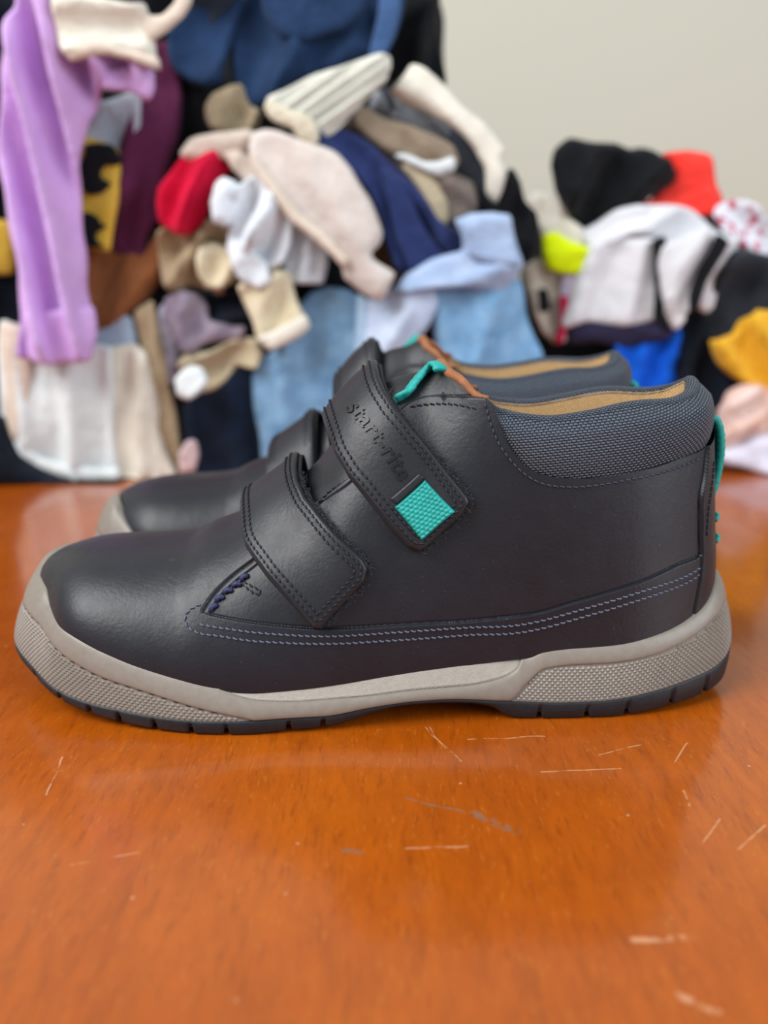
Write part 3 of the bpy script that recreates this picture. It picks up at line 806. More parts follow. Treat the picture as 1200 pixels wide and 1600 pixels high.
# row of stitch holes between lip and toe texture
mb = MB()
for r_ in runs(sx < -.045):
    for k in r_[6:-6:11]:
        z = l2[k] + .0003; d = float(wall_inset(np.full(NC, z))[k]) - .0002
        p = np.r_[SOLE[k] - SOLE_N[k]*d, z]; t = np.r_[SOLE[(k+2) % NC] - SOLE[k-2], 0]; t /= np.linalg.norm(t)
        mb.add(*tube(np.array([p - t*.0011, p, p + t*.0011]) , np.array([.0002, .00032, .0002]), 5))
part('stitching', *mb.arr(), 'thread', kind='stuff', label='dark stitches sunk in the toe lip groove')
def make_outsole():
    z0 = Z0(sx); z1_ = z1
    notch = np.zeros(NC)
    med = SOLE[:, 1] > .003
    for x in (-107,-96.5,-86.5,-77.2,-66.4,-55.5,-45.2,-27.4,-17.6,46.1,60.3,72.5,86.8,98.5):
        w = np.abs(sx*1000 - x); sl = np.abs(SOLE_N[:, 1]) + .25
        notch = np.maximum(notch, smooth(1.05/1, .45, w*1/np.clip(sl, .4, 1)))
    zb = np.minimum(z0 + notch*.0021, z1_ - .0012)
    step = .0011*smooth(.0, .3, 1 - notch)*0
    rows = []
    rows.append(np.c_[inset(.018), zb*0 + z0 + .0006])
    rows.append(np.c_[inset(.0075), z0 + notch*.0012])
    rows.append(np.c_[inset(.0022), zb])
    rows.append(np.c_[inset(.0006), zb + .0002])
    rows.append(np.c_[inset(.0001 + notch*.0008), zb + .0009])
    rows.append(np.c_[inset(-.0003 + notch*.0004), zb*.45 + z1_*.55])
    rows.append(np.c_[inset(-.0004), z1_ - .0006])
    rows.append(np.c_[inset(-.0001), z1_ + .0001])
    rows.append(np.c_[inset(.003), z1_ + .0002])
    G = np.stack(rows, 1); m = G.shape[1]
    V = G.reshape(-1, 3); F_ = grid_faces(NC, m, True).tolist()
    F_.append([k*m for k in range(NC)][::-1])
    part('outsole', V, F_, 'outsole', label='navy rubber outsole with notched edge')
make_outsole()

# pressed lettering on the upper strap
def make_lettering(flip):
    cu = bpy.data.curves.new('letters', 'FONT'); cu.body = 'start-rite'; cu.size = 1; cu.extrude = .02; cu.space_character = 1.08; cu.offset = .012
    to = bpy.data.objects.new('letters', cu); COL.objects.link(to)
    bpy.context.view_layer.update()
    me = bpy.data.meshes.new_from_object(to.evaluated_get(bpy.context.evaluated_depsgraph_get()))
    bm = bmesh.new(); bm.from_mesh(me); bmesh.ops.triangulate(bm, faces=bm.faces)
    V = np.array([v.co[:] for v in bm.verts]); F_ = [[v.index for v in f.verts] for f in bm.faces]; bm.free()
    bpy.data.objects.remove(to); bpy.data.meshes.remove(me)
    a, b = np.array(FT['text'][0]), np.array(FT['text'][1]); t = b - a; Ln = np.linalg.norm(t); t /= Ln; up = np.array([-t[1], t[0]])
    w = V[:, 0].max() - V[:, 0].min(); gx = (V[:, 0] - V[:, 0].min())/w; gy = V[:, 1]
    if flip: gx = 1 - gx
    q = a + t*(gx*Ln)[:, None] + up*((gy - .25)*Ln/w*1.0)[:, None]
    P = on_upper(q[:, 0], q[:, 1], LIFT_TOP(q[:, 0], q[:, 1]) + .0020 + np.where(V[:, 2] > 0, .00040, -.0004))[0]
    return P, F_

def build_shoe(label, mirror, loc, rz):
    root = bpy.data.objects.new('shoe', None); COL.objects.link(root)
    root.location = loc; root.rotation_euler = (0, 0, rz)
    tag(root, label, 'shoe', None)
    strap = None
    extra = [('lettering', *make_lettering(mirror), 'emboss', dict(sub='strap', smooth=False, label='maker name pressed into the strap'))]
    for name, V, Fc, mat, kw in PARTS + extra:
        kw = dict(kw); sub = kw.pop('sub', None)
        V = V.copy(); Fl = Fc if isinstance(Fc, list) else Fc.tolist()
        if mirror:
            V[:, 1] *= -1; Fl = [f[::-1] for f in Fl]
            if kw.get('vn') is not None: kw['vn'] = kw['vn']*np.array([1, -1, 1])
        o = mesh_obj(name, V, Fl, M[mat], parent=(strap if sub else root), **kw)
        if name == 'strap': strap = o
build_shoe('dark navy leather ankle shoe with two straps, nearest the camera, outer side showing', False, (0, 0, 0), 0)
build_shoe('second navy ankle shoe, standing behind the near one and partly hidden by it', True, (-.0015, .094, 0), R(-1.0))
# ---------------------------------------------------------------- clothes
def cloth(name, c1, c2=None, scale=60, weave=1100, contrast=(.35, .65), rough=.92, rib=None, sheen=.06):
    t = NT('cloth_' + name); v = t.obj()
    c2 = c2 or c1
    col = t.mix(t.ramp(t.noise(v, scale, 4, .6), (contrast[0], (0, 0, 0)), (contrast[1], (1, 1, 1))), lin(c1), lin(c2))
    h = t.noise(v, weave, 2)
    crease = t.noise(v, 55, 4, .6)
    hh = t.math('MULTIPLY_ADD', h, .12, t.math('MULTIPLY', crease, 1.))
    if rib:
        w = t.n('TexWave', {'Vector': t.n('Mapping', {'Vector': v, 'Rotation': (0, R(rib), 0)}).outputs[0], 'Scale': 90., 'Distortion': .6}, wave_type='BANDS', bands_direction='X').outputs['Fac']
        hh = t.math('MULTIPLY_ADD', w, .35, hh)
    t.bsdf(Base_Color=col, Roughness=rough, Normal=t.bump(hh, .004, .8), Sheen_Weight=sheen, Sheen_Roughness=.5)
    t.b.inputs['Specular IOR Level'].default_value = .2
    return t.m
CM = {
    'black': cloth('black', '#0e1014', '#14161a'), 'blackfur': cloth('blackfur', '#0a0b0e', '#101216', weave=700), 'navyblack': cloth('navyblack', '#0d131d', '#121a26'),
    'navyblue': cloth('navyblue', '#0d1726', '#132136'), 'charcoal': cloth('charcoal', '#2c3440', '#353d4a'), 'charcoalblack': cloth('charcoalblack', '#22252c', '#2d3038'),
    'lilac': cloth('lilac', '#cfa6e0', '#d7b0e8', rib=0), 'lilacpale': cloth('lilacpale', '#cfc4dd'), 'lilacwhite': cloth('lilacwhite', '#d5d3e4', '#dddbea'),
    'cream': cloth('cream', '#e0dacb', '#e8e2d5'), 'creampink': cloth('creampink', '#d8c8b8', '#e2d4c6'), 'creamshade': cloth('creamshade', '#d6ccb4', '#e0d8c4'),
    'white': cloth('white', '#dae1e2', '#e3e9ea'), 'white2': cloth('white2', '#dcdde2', '#e6e6ea'), 'bluewhite': cloth('bluewhite', '#dfe6ee', '#e8eef4'), 'ribwhite': cloth('ribwhite', '#dcdccf', '#e4e4d8', rib=-58),
    'creamyellow': cloth('creamyellow', '#e0d2b0', '#e8dcc0'), 'palegrey': cloth('palegrey', '#a9b0bd', '#c3cad6'), 'paleblue': cloth('paleblue', '#a4b6cc', '#b2c2d6'), 'paleblue2': cloth('paleblue2', '#b9c8e2', '#cdd8ec'),
    'yellow': cloth('yellow', '#d8b040', '#e2bc50'), 'yellowprint': cloth('yellowprint', '#1d2026', '#dcb548', scale=20, contrast=(.475, .505)), 'maroon': cloth('maroon', '#54203f', '#60264a'), 'rust': cloth('rust', '#84502f', '#915a36'), 'tan': cloth('tan', '#a89274', '#b8a486'),
    'brown': cloth('brown', '#6e5238', '#7c5f44'), 'crimson': cloth('crimson', '#b41844', '#c2204c'), 'crimsondark': cloth('crimsondark', '#8a1c38', '#a02644'),
    'denimdark': cloth('denimdark', '#1c3252', '#233c60'), 'denimmid': cloth('denimmid', '#3a5680', '#456391'), 'denim': cloth('denim', '#5f86ac', '#8db2d0', scale=70, contrast=(.3, .7)),
    'denimpale': cloth('denimpale', '#9cb8d4', '#b4cce2'), 'denimlight': cloth('denimlight', '#9fb6da', '#b6c9e6'), 'denimsky': cloth('denimsky', '#6f9cc6', '#8cb6da', scale=70),
    'beige': cloth('beige', '#a8977a', '#b6a68a', rib=20), 'palebeige': cloth('palebeige', '#d6cac2', '#dcd2cc'), 'navy': cloth('navy', '#26325e', '#2c3a6c'), 'taupe': cloth('taupe', '#8f7f6c', '#a39380'),
    'taupelight': cloth('taupelight', '#b5aa9c', '#c0b6a8'), 'greybrown': cloth('greybrown', '#6f645f', '#83776f'), 'sand': cloth('sand', '#b9aa8c', '#c8ba9e'), 'darkgrey': cloth('darkgrey', '#34363e', '#42444c'), 'midgrey': cloth('midgrey', '#7c8088', '#94999f'),
    'red': cloth('red', '#cc0836', '#d80e3e'), 'mauvegrey': cloth('mauvegrey', '#85788a', '#978a98'), 'greylilac': cloth('greylilac', '#a5a2b8', '#b4b2c6'), 'pinkpale': cloth('pinkpale', '#d0b4b8', '#dcc4c6'),
    'orangered': cloth('orangered', '#f23a30', '#f8443a'), 'neon': cloth('neon', '#dcf000', '#e4fa10'), 'purpleblack': cloth('purpleblack', '#2a2740', '#322f4a'), 'royalblue': cloth('royalblue', '#0c58d0', '#1468e4'),
    'floral': cloth('floral', '#dfe2ec', '#c23a5e', scale=120, contrast=(.54, .58)), 'mustard': cloth('mustard', '#e2a828', '#ecb636'), 'peach': cloth('peach', '#dfae98', '#ecd2ca', scale=40),
}
def garment_mesh(poly, Y, t, fold, seed, back=None, step=.006):
    """a soft piece of cloth: outline in the upright plane at depth Y, rounded front and back, hanging folds"""
    P = np.asarray(poly, float)/1000
    P = poly_offset(P, -.0018)
    # straight runs between the outline's corners, the corners only just eased
    a, b = np.roll(P, 1, 0), np.roll(P, -1, 0)
    C = np.stack([P + (a - P)*.28, P + (a - P)*.09 + (b - P)*.0 , P + (b - P)*.09, P + (b - P)*.28], 1).reshape(-1, 2)
    B = resample(C, step=step*.8, closed=True)
    a = np.roll(B, 1, 0); area2 = (a[:, 0]*B[:, 1] - B[:, 0]*a[:, 1]).sum()
    if area2 < 0: B = B[::-1]
    x0, y0 = B.min(0); x1, y1 = B.max(0)
    gx, gy = np.meshgrid(np.arange(x0, x1, step), np.arange(y0, y1, step)); gx = gx + (np.arange(gx.shape[0]) % 2)[:, None]*step/2
    Q = np.stack([gx.ravel(), gy.ravel()], 1); ring = poly_offset(B, step*.35); ring2 = poly_offset(B, step*.9)
    Q = np.vstack([ring, ring2, Q]); ok = inside(Q, B); nr = ok[:2*len(B)].sum(); Q = Q[ok]; d = seg_dist(Q, B)
    Q = Q[d > np.where(np.arange(len(Q)) < nr, step*.22, step*1.1)]
    r = delaunay_2d_cdt([Vector(p) for p in np.vstack([B, Q]).tolist()], [], [list(range(len(B)))], 1, 1e-6)
    pts = np.array([tuple(p) for p in r[0]]); tri = np.array([list(f) for f in r[2]])
    d = seg_dist(pts, B); bd = d < 1e-5; t = t/1000*(1 if back else .62)
    w = max(t*.55, .004)
    prof = np.sqrt(np.clip(1 - (1 - np.clip(d/w, 0, 1))**2, 0, 1))
    prof = .75*prof + .25*np.clip(d/max(3.5*t, .02), 0, 1)**.7*prof
    ang, lam, amp = fold[:3]; calm = fold[3] if len(fold) > 3 else 1.; amp *= 1.5; c, s = math.cos(R(ang)), math.sin(R(ang)); lam /= 1000; amp /= 1000
    rng = random.Random(seed); ph = rng.uniform(0, 6.28)
    al = pts[:, 0]*c + pts[:, 1]*s; ac = -pts[:, 0]*s + pts[:, 1]*c
    N3 = lambda f, o: np.array([noise.noise(Vector((p[0]*f + seed, p[1]*f, o))) for p in pts])
    w1, w2 = N3(13, .3), N3(34, seed + .7)
    a1 = 2*np.pi*ac/lam + ph + calm*(2.6*w1 + 1.0*w2 + 5*al); a2 = 2*np.pi*ac/(lam*.47) + ph*2 + calm*(3.2*w1 + 1.4*w2 - 8*al)
    crease = (lambda q: np.cos(q)) if calm < .35 else lambda q: 1 - 2*np.abs(np.sin(q/2))**.75          # sharp ridges between soft valleys
    strength = 1 if calm < .2 else np.clip(.85 + .9*N3(15, seed + 3.1), .3, 1.5)
    rid = (1 - np.abs(N3(40, seed + 2.))*2.4) * np.clip(.4 + 1.2*N3(12, seed + 8.), 0, 1)
    F = amp*(calm*.55*rid + 1.45*strength*crease(a1) + .5*crease(a2)*np.clip(.5 + N3(18, seed + 9.), 0, 1.3) + calm*(1.0*w1 + .5*w2))
    sway = (amp*.9 + .0015)*N3(9, seed + 5.)                     # the whole piece bends, edges too
    hold = .45 + .55*np.clip(d/.012, 0, 1)                        # folds run out into the hems
    F = np.clip(F, -1.6*amp, 2.2*amp)*hold; front = t*prof
    tb = (back/1000 if back else t*.9)
    wb = max(tb*1.2, .008); pb = np.sqrt(np.clip(1 - (1 - np.clip(d/wb, 0, 1))**2, 0, 1))
    n = len(pts); Y = Y/1000 - F + (0 if back else sway*2)
    ed = np.where(d < .006, 1 - d/.006, 0)                       # uneven hems
    jx, jz = .0035*w2*ed, .0035*N3(30, seed + 6.)*ed
    X, Z = pts[:, 0] + jx, pts[:, 1] + jz
    V1 = np.stack([X, Y - front, Z], 1); V2 = np.stack([X, Y + tb*pb, Z], 1)
    remap = np.arange(n) + n; remap[bd] = np.where(bd)[0]
    V1[:, 2] = np.maximum(V1[:, 2], .0008); V2[:, 2] = np.maximum(V2[:, 2], .0008)
    return np.vstack([V1, V2]), tri.tolist() + remap[tri[:, ::-1]].tolist()
_seed = [3]
def garment(name, label, category, Y, t, fold, mat, poly, parts=(), back=None, step=None):
    _seed[0] += 1
    V, F_ = garment_mesh(poly, Y, t, fold, _seed[0], back, step or (.008 if back else .004))
    o = mesh_obj(name, V, F_, CM[mat]); tag(o, label, category)
    for pn, pp, pm, pl in parts:
        V, F_ = garment_mesh(pp, Y - t*.62 - 1, 4, (fold[0], fold[1], fold[2]*.3) + tuple(fold[3:]), _seed[0], None, .004)
        mesh_obj(pn, V, F_, CM[pm], parent=o, label=pl)
garment('dark_coat', 'large black coat bundled at the back of the left clothes pile', 'coat', 462, 60, (80, 60, 10), 'black',
    [(-354,371),(-139,379),(-19,366),(34,346),(42,312),(44,265),(33,260),(62,210),(86,172),(97,148),(99,98),(90,57),(54,14),(-99,-44),(-220,-52),(-422,-69)], back=110)
garment('dark_trousers', 'black trousers crumpled in the middle of the left pile', 'trousers', 345, 16, (75, 40, 5), 'black',
    [(-148,254),(-104,250),(-105,227),(-113,201),(-125,197),(-141,165),(-156,120),(-155,69),(-85,60),(0,107),(17,103),(43,116),(45,33),(-83,-13),(-172,-13),(-185,86),(-185,177)])
garment('navy_shirt', 'dark navy top hanging behind the lilac sleeve at far left', 'top', 300, 12, (88, 40, 4), 'navyblack',
    [(-243,284),(-204,284),(-207,210),(-222,73),(-271,73)])
garment('yellow_print_cloth', 'dark cloth with yellow print showing at the left edge beside the lilac sleeve', 'cloth', 292, 5, (85, 30, 2), 'yellowprint',
    [(-248,157),(-228,154),(-230,127),(-252,125)])
garment('lilac_shirt', 'lilac ribbed long-sleeved top hanging down the left of the pile', 'top', 262, 10, (98, 21, 5.5, 0.25), 'lilac',
    [(-192,277),(-194,262),(-201,252),(-206,242),(-212,204),(-215,171),(-215,141),(-213,99),(-214,79),(-207,76),(-181,76),(-175,79),(-173,102),(-174,121),(-175,150),(-175,171),(-171,194),(-167,208),(-161,220),(-155,225),(-145,226),(-139,225),(-135,220),(-131,220),(-129,230),(-130,237),(-140,242),(-167,249),(-173,255),(-175,277)], parts=[('cuff',[(-208,103),(-189,104),(-169,106),(-171,84),(-173,77),(-203,76),(-208,78)],'lilac','smooth ribbed cuff of the lilac sleeve'),('hem',[(-152,229),(-141,232),(-129,231),(-128,224),(-130,219),(-135,222),(-142,224),(-152,223)],'lilac','rolled lilac hem')], step=0.0025)
garment('cream_blouse', 'cream blouse with gathered waistband lying over the lilac top', 'blouse', 252, 9, (5, 26, 2.5), 'cream',
    [(-174,271),(-158,269),(-149,264),(-134,261),(-127,261),(-124,253),(-123,243),(-123,235),(-128,237),(-135,239),(-147,241),(-158,238),(-167,237),(-170,244),(-171,256)], parts=[('waistband',[(-165,240),(-154,242),(-143,241),(-133,239),(-121,236),(-121,233),(-126,234),(-133,237),(-145,238),(-155,236),(-165,235)],'creampink','pinkish gathered edge of the cream top')])
garment('cream_lanyard', 'thin cream lanyard looping up beside the cream gathered blouse', 'lanyard', 250, 4, (50, 60, 0.5), 'creampink',
    [(-126,260),(-122,254),(-114,255),(-106,262),(-103,270),(-99,270),(-101,263),(-106,256),(-115,250),(-123,246),(-125,252)])
garment('pale_grey_vest', 'pale grey-blue vest under the lilac hem at left', 'vest', 293, 8, (70, 24, 3), 'palegrey',
    [(-174,220),(-162,221),(-148,226),(-142,225),(-145,212),(-150,200),(-156,187),(-161,189),(-164,199),(-178,201),(-178,210)])
garment('yellow_print_shirt', 'yellow shirt with black printed blobs beside the lilac sleeve', 'shirt', 284, 8, (85, 50, 1.0, 0.5), 'yellow',
    [(-180,202),(-172,201),(-163,198),(-157,194),(-158,183),(-160,165),(-162,154),(-165,140),(-173,142),(-184,145),(-182,172)], parts=[('print',[(-177,185),(-173,190),(-172,196),(-166,197),(-158,196),(-155,190),(-156,187),(-164,187),(-168,182),(-168,177),(-163,175),(-167,172),(-173,172),(-177,175),(-178,180)],'black','black printed blob near the top of the yellow shirt'),('print',[(-181,158),(-174,160),(-169,157),(-168,153),(-164,153),(-171,150),(-171,144),(-167,141),(-181,144)],'black','black printed blob at the bottom of the yellow shirt')])
garment('maroon_sweater', 'maroon sweater hanging behind the yellow printed shirt', 'sweater', 305, 10, (75, 45, 4), 'maroon',
    [(-136,256),(-127,258),(-122,228),(-128,203),(-131,188),(-133,174),(-138,163),(-147,152),(-152,135),(-168,139),(-167,163),(-162,185),(-153,207),(-146,228)], parts=[('hem',[(-162,175),(-147,173),(-131,172),(-135,161),(-144,151),(-149,135),(-165,139)],'maroon','lower fold of the maroon sweater')])
garment('black_sleeve', 'black sleeve dropping beside the maroon sweater', 'sleeve', 318, 9, (80, 30, 3), 'black',
    [(-136,245),(-109,237),(-103,216),(-119,198),(-126,194),(-138,175),(-140,160),(-151,148),(-135,190),(-128,219)])
garment('rust_skirt', 'rust brown skirt folded to a point below the maroon sweater', 'skirt', 296, 11, (60, 60, 4), 'rust',
    [(-189,142),(-166,139),(-148,137),(-137,151),(-134,159),(-135,136),(-140,124),(-149,112),(-161,100),(-169,95),(-178,91),(-183,98),(-185,108),(-187,125)])
garment('pale_blue_sock', 'pale blue cloth peeking out below the rust skirt', 'cloth', 290, 6, (30, 20, 2), 'paleblue',
    [(-184,90),(-174,93),(-162,100),(-158,98),(-155,83),(-165,80),(-177,80),(-183,82)])
garment('cream_skirt', 'cream pleated skirt hanging at lower left under the lilac cuff', 'skirt', 276, 10, (88, 30, 3, 0.4), 'white',
    [(-231,97),(-218,93),(-216,76),(-196,77),(-176,83),(-168,81),(-167,60),(-170,1),(-180,-4),(-192,-2),(-205,2),(-220,7),(-232,16),(-235,24),(-236,44),(-235,72)], parts=[('hem',[(-230,26),(-215,15),(-200,9),(-180,5),(-167,7),(-167,2),(-177,-2),(-188,0),(-201,4),(-216,9),(-228,18)],'white','turned hem of the cream skirt'),('pleat',[(-227,96),(-215,93),(-215,69),(-221,42),(-230,24),(-231,46),(-230,73)],'creampink','pinkish side pleat of the cream skirt')])  # side pleat is cut from a pinkish cream cloth
garment('ivory_trousers', 'ivory trouser leg standing beside the cream skirt', 'trousers', 279, 9, (88, 26, 3, 0.4), 'cream',
    [(-167,81),(-155,83),(-148,78),(-144,60),(-142,35),(-140,19),(-134,1),(-148,-6),(-171,-5),(-171,19),(-168,60)])
garment('tan_trousers', 'tan trouser leg between the ivory trousers and the black hanging trousers', 'trousers', 284, 7, (86, 20, 3, 0.4), 'tan',
    [(-151,102),(-141,108),(-138,90),(-136,55),(-133,22),(-129,-2),(-145,-7),(-145,26),(-146,59),(-149,79)])
garment('navy_cloth_base', 'dark navy cloth spread on the table at the far lower left', 'cloth', 268, 16, (10, 50, 3), 'navyblack',
    [(-263,45),(-236,41),(-233,25),(-229,16),(-217,7),(-202,2),(-189,-3),(-177,-4),(-167,-4),(-167,-8),(-271,-9)], back=60)
garment('crimson_cloth', 'crimson scrap of cloth at the left edge by the cream skirt', 'cloth', 268, 5, (20, 20, 1), 'crimson',
    [(-250,26),(-236,26),(-232,23),(-233,18),(-251,16)])
garment('denim_jacket', 'blue denim jacket draped across the top of the left pile', 'jacket', 300, 16, (62, 55, 5), 'denimdark',
    [(-84,291),(15,291),(8,271),(4,257),(-1,247),(-15,247),(-38,239),(-57,229),(-68,222),(-84,222),(-88,237),(-90,258)], parts=[('pocket',[(-67,280),(-65,267),(-58,259),(-47,256),(-36,259),(-25,262),(-14,270),(-9,280)],'denimdark','curved pocket edge of the denim jacket'),('placket',[(0,280),(8,280),(4,254),(-1,244),(-7,244),(-4,261)],'denimmid','buttoned edge of the denim jacket')])
garment('denim_sleeve', 'rounded dark blue denim sleeve at the left of the jacket', 'sleeve', 296, 13, (40, 40, 4), 'denimdark',
    [(-125,260),(-117,270),(-106,277),(-98,286),(-73,286),(-84,273),(-92,254),(-97,235),(-105,233),(-114,236),(-123,242),(-126,250)])
garment('charcoal_hood', 'charcoal hood above the blue denim sleeve', 'hood', 304, 12, (30, 36, 4), 'charcoal',
    [(-118,292),(-81,292),(-85,279),(-97,269),(-108,257),(-117,255),(-124,259),(-119,272)])
garment('black_hoodie', 'black hoodie at the top right corner of the left pile', 'hoodie', 325, 14, (75, 36, 4), 'black',
    [(0,298),(32,298),(34,264),(38,239),(28,237),(16,245),(5,242),(-2,246),(2,264)])
garment('white_ribbed_sweater', 'white ribbed sweater sleeve with an open rolled cuff near the pile top', 'sweater', 268, 13, (32, 6, 1.1, 0.12), 'ribwhite',
    [(-65,216),(-63,220),(-52,225),(-39,231),(-21,236),(-4,242),(1,240),(2,236),(0,229),(-12,220),(-24,210),(-32,203),(-39,199),(-46,199),(-51,203),(-50,208),(-58,210),(-63,212)], parts=[('cuff',[(-64,214),(-61,217),(-56,214),(-50,211),(-46,211),(-41,207),(-39,202),(-40,197),(-45,197),(-49,201),(-49,205),(-56,207),(-62,210)],'creamshade','rolled open cuff of the white ribbed sweater')], step=0.002)
garment('beige_scarf', 'beige knitted scarf rolled up under the denim jacket', 'scarf', 285, 11, (70, 22, 4), 'beige',
    [(-101,218),(-97,225),(-88,231),(-83,231),(-81,225),(-76,219),(-70,216),(-72,209),(-79,205),(-93,205),(-100,207),(-102,212)])
garment('cream_bib', 'cream bib lying left above the red shirt', 'bib', 272, 7, (15, 20, 2), 'creampink',
    [(-114,192),(-108,198),(-95,202),(-78,203),(-75,200),(-78,195),(-92,192),(-103,190),(-112,190)])
garment('cream_ribbon', 'short cream ribbon hanging beside the cream bib', 'ribbon', 270, 5, (60, 20, 1), 'creampink',
    [(-91,192),(-85,193),(-77,188),(-73,183),(-74,178),(-79,177),(-86,184)])
garment('beige_trousers', 'long pale beige trouser leg slanting down across the left pile', 'trousers', 262, 10, (-58, 44, 1.8, 0.5), 'palebeige',
    [(-74,200),(-69,202),(-61,202),(-51,200),(-41,196),(-29,189),(-18,180),(-10,167),(-4,150),(-5,144),(-9,140),(-7,134),(-1,129),(7,124),(2,115),(-2,110),(-8,113),(-15,120),(-22,126),(-23,134),(-38,147),(-54,159),(-64,173),(-72,185),(-74,194)], parts=[('side_seam',[(-72,190),(-69,185),(-57,168),(-47,156),(-29,141),(-21,134),(-23,132),(-32,140),(-50,154),(-60,167),(-71,184)],'creampink','piped side seam of the beige trousers')])
garment('navy_sweatshirt', 'navy blue sweatshirt folded down to the right of the beige trousers', 'sweatshirt', 276, 12, (-55, 40, 4.5), 'navy',
    [(-43,199),(-37,204),(-31,206),(-23,204),(-17,202),(-7,195),(3,186),(15,175),(24,165),(31,156),(38,153),(46,150),(48,141),(46,137),(32,135),(23,131),(15,127),(7,129),(2,143),(-1,155),(-9,171),(-19,184),(-30,193)], parts=[('sleeve',[(0,181),(9,176),(18,160),(27,146),(34,135),(22,131),(15,128),(9,143),(4,160)],'navy','sleeve fold of the navy sweatshirt')])
garment('brown_cardigan', 'brown cardigan glimpsed between the beige trousers and navy sweatshirt', 'cardigan', 290, 9, (70, 30, 3), 'brown',
    [(-15,173),(-4,158),(4,140),(10,127),(13,121),(0,121),(-9,136),(-13,144),(-5,151)])
garment('taupe_scarf', 'taupe scarf with a pale inner fold right of the ribbed sweater', 'scarf', 280, 10, (-42, 26, 3), 'taupe',
    [(-18,215),(-10,216),(0,210),(14,205),(28,201),(38,197),(42,191),(40,186),(34,183),(26,185),(15,190),(5,194),(-5,201),(-14,208)], parts=[('lining',[(5,192),(13,190),(23,186),(33,187),(39,190),(40,186),(33,182),(26,183),(15,188)],'white','pale inside of the taupe scarf')])
garment('grey_brown_shawl', 'grey brown shawl wrapping under the taupe scarf', 'shawl', 288, 12, (-45, 28, 4), 'greybrown',
    [(-28,212),(-19,211),(-8,200),(7,193),(23,185),(38,183),(53,178),(56,170),(55,163),(45,156),(38,157),(31,162),(19,176),(7,188),(-11,200),(-24,207)])
garment('sand_cloth', 'sand coloured folded cloth lying inside the grey brown shawl', 'cloth', 280, 8, (-60, 22, 2.5), 'sand',
    [(13,185),(19,186),(30,176),(37,167),(38,158),(35,154),(29,158),(23,170)])
garment('grey_jumper', 'dark grey jumper behind the taupe scarf at the right edge of the pile', 'jumper', 305, 12, (-50, 30, 4), 'darkgrey',
    [(-4,232),(12,228),(35,215),(50,208),(63,192),(70,175),(70,163),(60,159),(54,174),(39,192),(19,205),(0,215),(-6,225)])
garment('grey_vest', 'mid grey vest with a small ring on the pile above the taupe scarf', 'vest', 298, 8, (-40, 20, 3), 'midgrey',
    [(-6,227),(5,228),(15,223),(26,216),(38,207),(34,202),(19,207),(4,213),(-8,219)])
garment('cream_sleeve', 'cream sleeve draping off the right shoulder of the left pile', 'sleeve', 282, 9, (-38, 34, 2), 'cream',
    [(4,227),(11,232),(17,238),(23,237),(28,233),(37,225),(45,217),(56,208),(65,199),(69,195),(67,192),(71,183),(69,172),(67,168),(63,173),(62,186),(55,196),(46,205),(38,211),(25,217),(12,222)])
garment('red_shirt', 'bright red shirt bundled in the left pile', 'shirt', 280, 14, (70, 24, 5), 'red',
    [(-117,190),(-112,193),(-97,192),(-92,189),(-91,182),(-98,173),(-103,165),(-107,156),(-116,150),(-124,151),(-131,156),(-131,165),(-129,173),(-124,180)])
garment('white_sock', 'white rolled sock beside the red shirt', 'sock', 266, 9, (70, 20, 2), 'bluewhite',
    [(-100,165),(-96,174),(-91,178),(-84,177),(-82,171),(-86,162),(-92,154),(-98,155)])
garment('white_shirt', 'white crumpled shirt in the middle of the left pile', 'shirt', 270, 12, (65, 20, 6), 'bluewhite',
    [(-83,171),(-74,177),(-65,179),(-62,174),(-63,165),(-56,161),(-53,155),(-56,143),(-60,132),(-67,129),(-74,121),(-83,123),(-88,131),(-91,139),(-88,150)], parts=[('sleeve',[(-89,140),(-84,142),(-77,137),(-69,131),(-67,121),(-73,118),(-82,122),(-86,130)],'bluewhite','knotted sleeve of the white shirt')])
garment('white_vest', 'white cotton vest hanging right of the crumpled white shirt', 'vest', 274, 9, (75, 24, 2), 'bluewhite',
    [(-58,154),(-54,159),(-49,156),(-41,150),(-34,142),(-35,132),(-39,120),(-48,121),(-58,123),(-59,132)])
garment('tan_bundle', 'tan knitted jumper bundled below the red shirt', 'jumper', 288, 13, (50, 22, 6), 'tan',
    [(-133,150),(-120,149),(-104,155),(-90,151),(-86,136),(-89,121),(-102,116),(-118,121),(-126,116),(-133,121),(-135,132)])
garment('cream_baby_sock', 'plump cream sock in front of the tan bundle', 'sock', 276, 10, (70, 20, 2), 'creamyellow',
    [(-109,139),(-102,142),(-94,139),(-89,131),(-90,123),(-98,117),(-106,117),(-110,123),(-111,132)])
garment('cream_cuffed_sleeve', 'cream sleeve with turned cuff hanging over the left jeans', 'sleeve', 268, 10, (70, 22, 3), 'creamyellow',
    [(-84,119),(-77,123),(-64,126),(-57,123),(-54,113),(-50,101),(-48,95),(-53,91),(-62,87),(-69,83),(-75,88),(-76,99),(-81,110)], parts=[('cuff',[(-73,89),(-64,92),(-54,97),(-48,100),(-47,95),(-52,90),(-60,86),(-68,83)],'cream','turned cuff of the cream sleeve')])
garment('navy_beanie', 'black knitted hat tucked beside the cream cuffed sleeve', 'hat', 292, 11, (20, 20, 3), 'navyblack',
    [(-112,117),(-99,119),(-87,119),(-82,109),(-79,94),(-84,86),(-101,84),(-111,92),(-114,106)])
garment('mauve_leggings', 'mauve grey leggings twisted below the tan bundle', 'leggings', 282, 10, (75, 22, 4), 'mauvegrey',
    [(-132,110),(-123,114),(-115,112),(-110,105),(-109,96),(-98,95),(-87,94),(-88,88),(-103,87),(-112,85),(-119,80),(-125,81),(-128,91),(-133,98)])
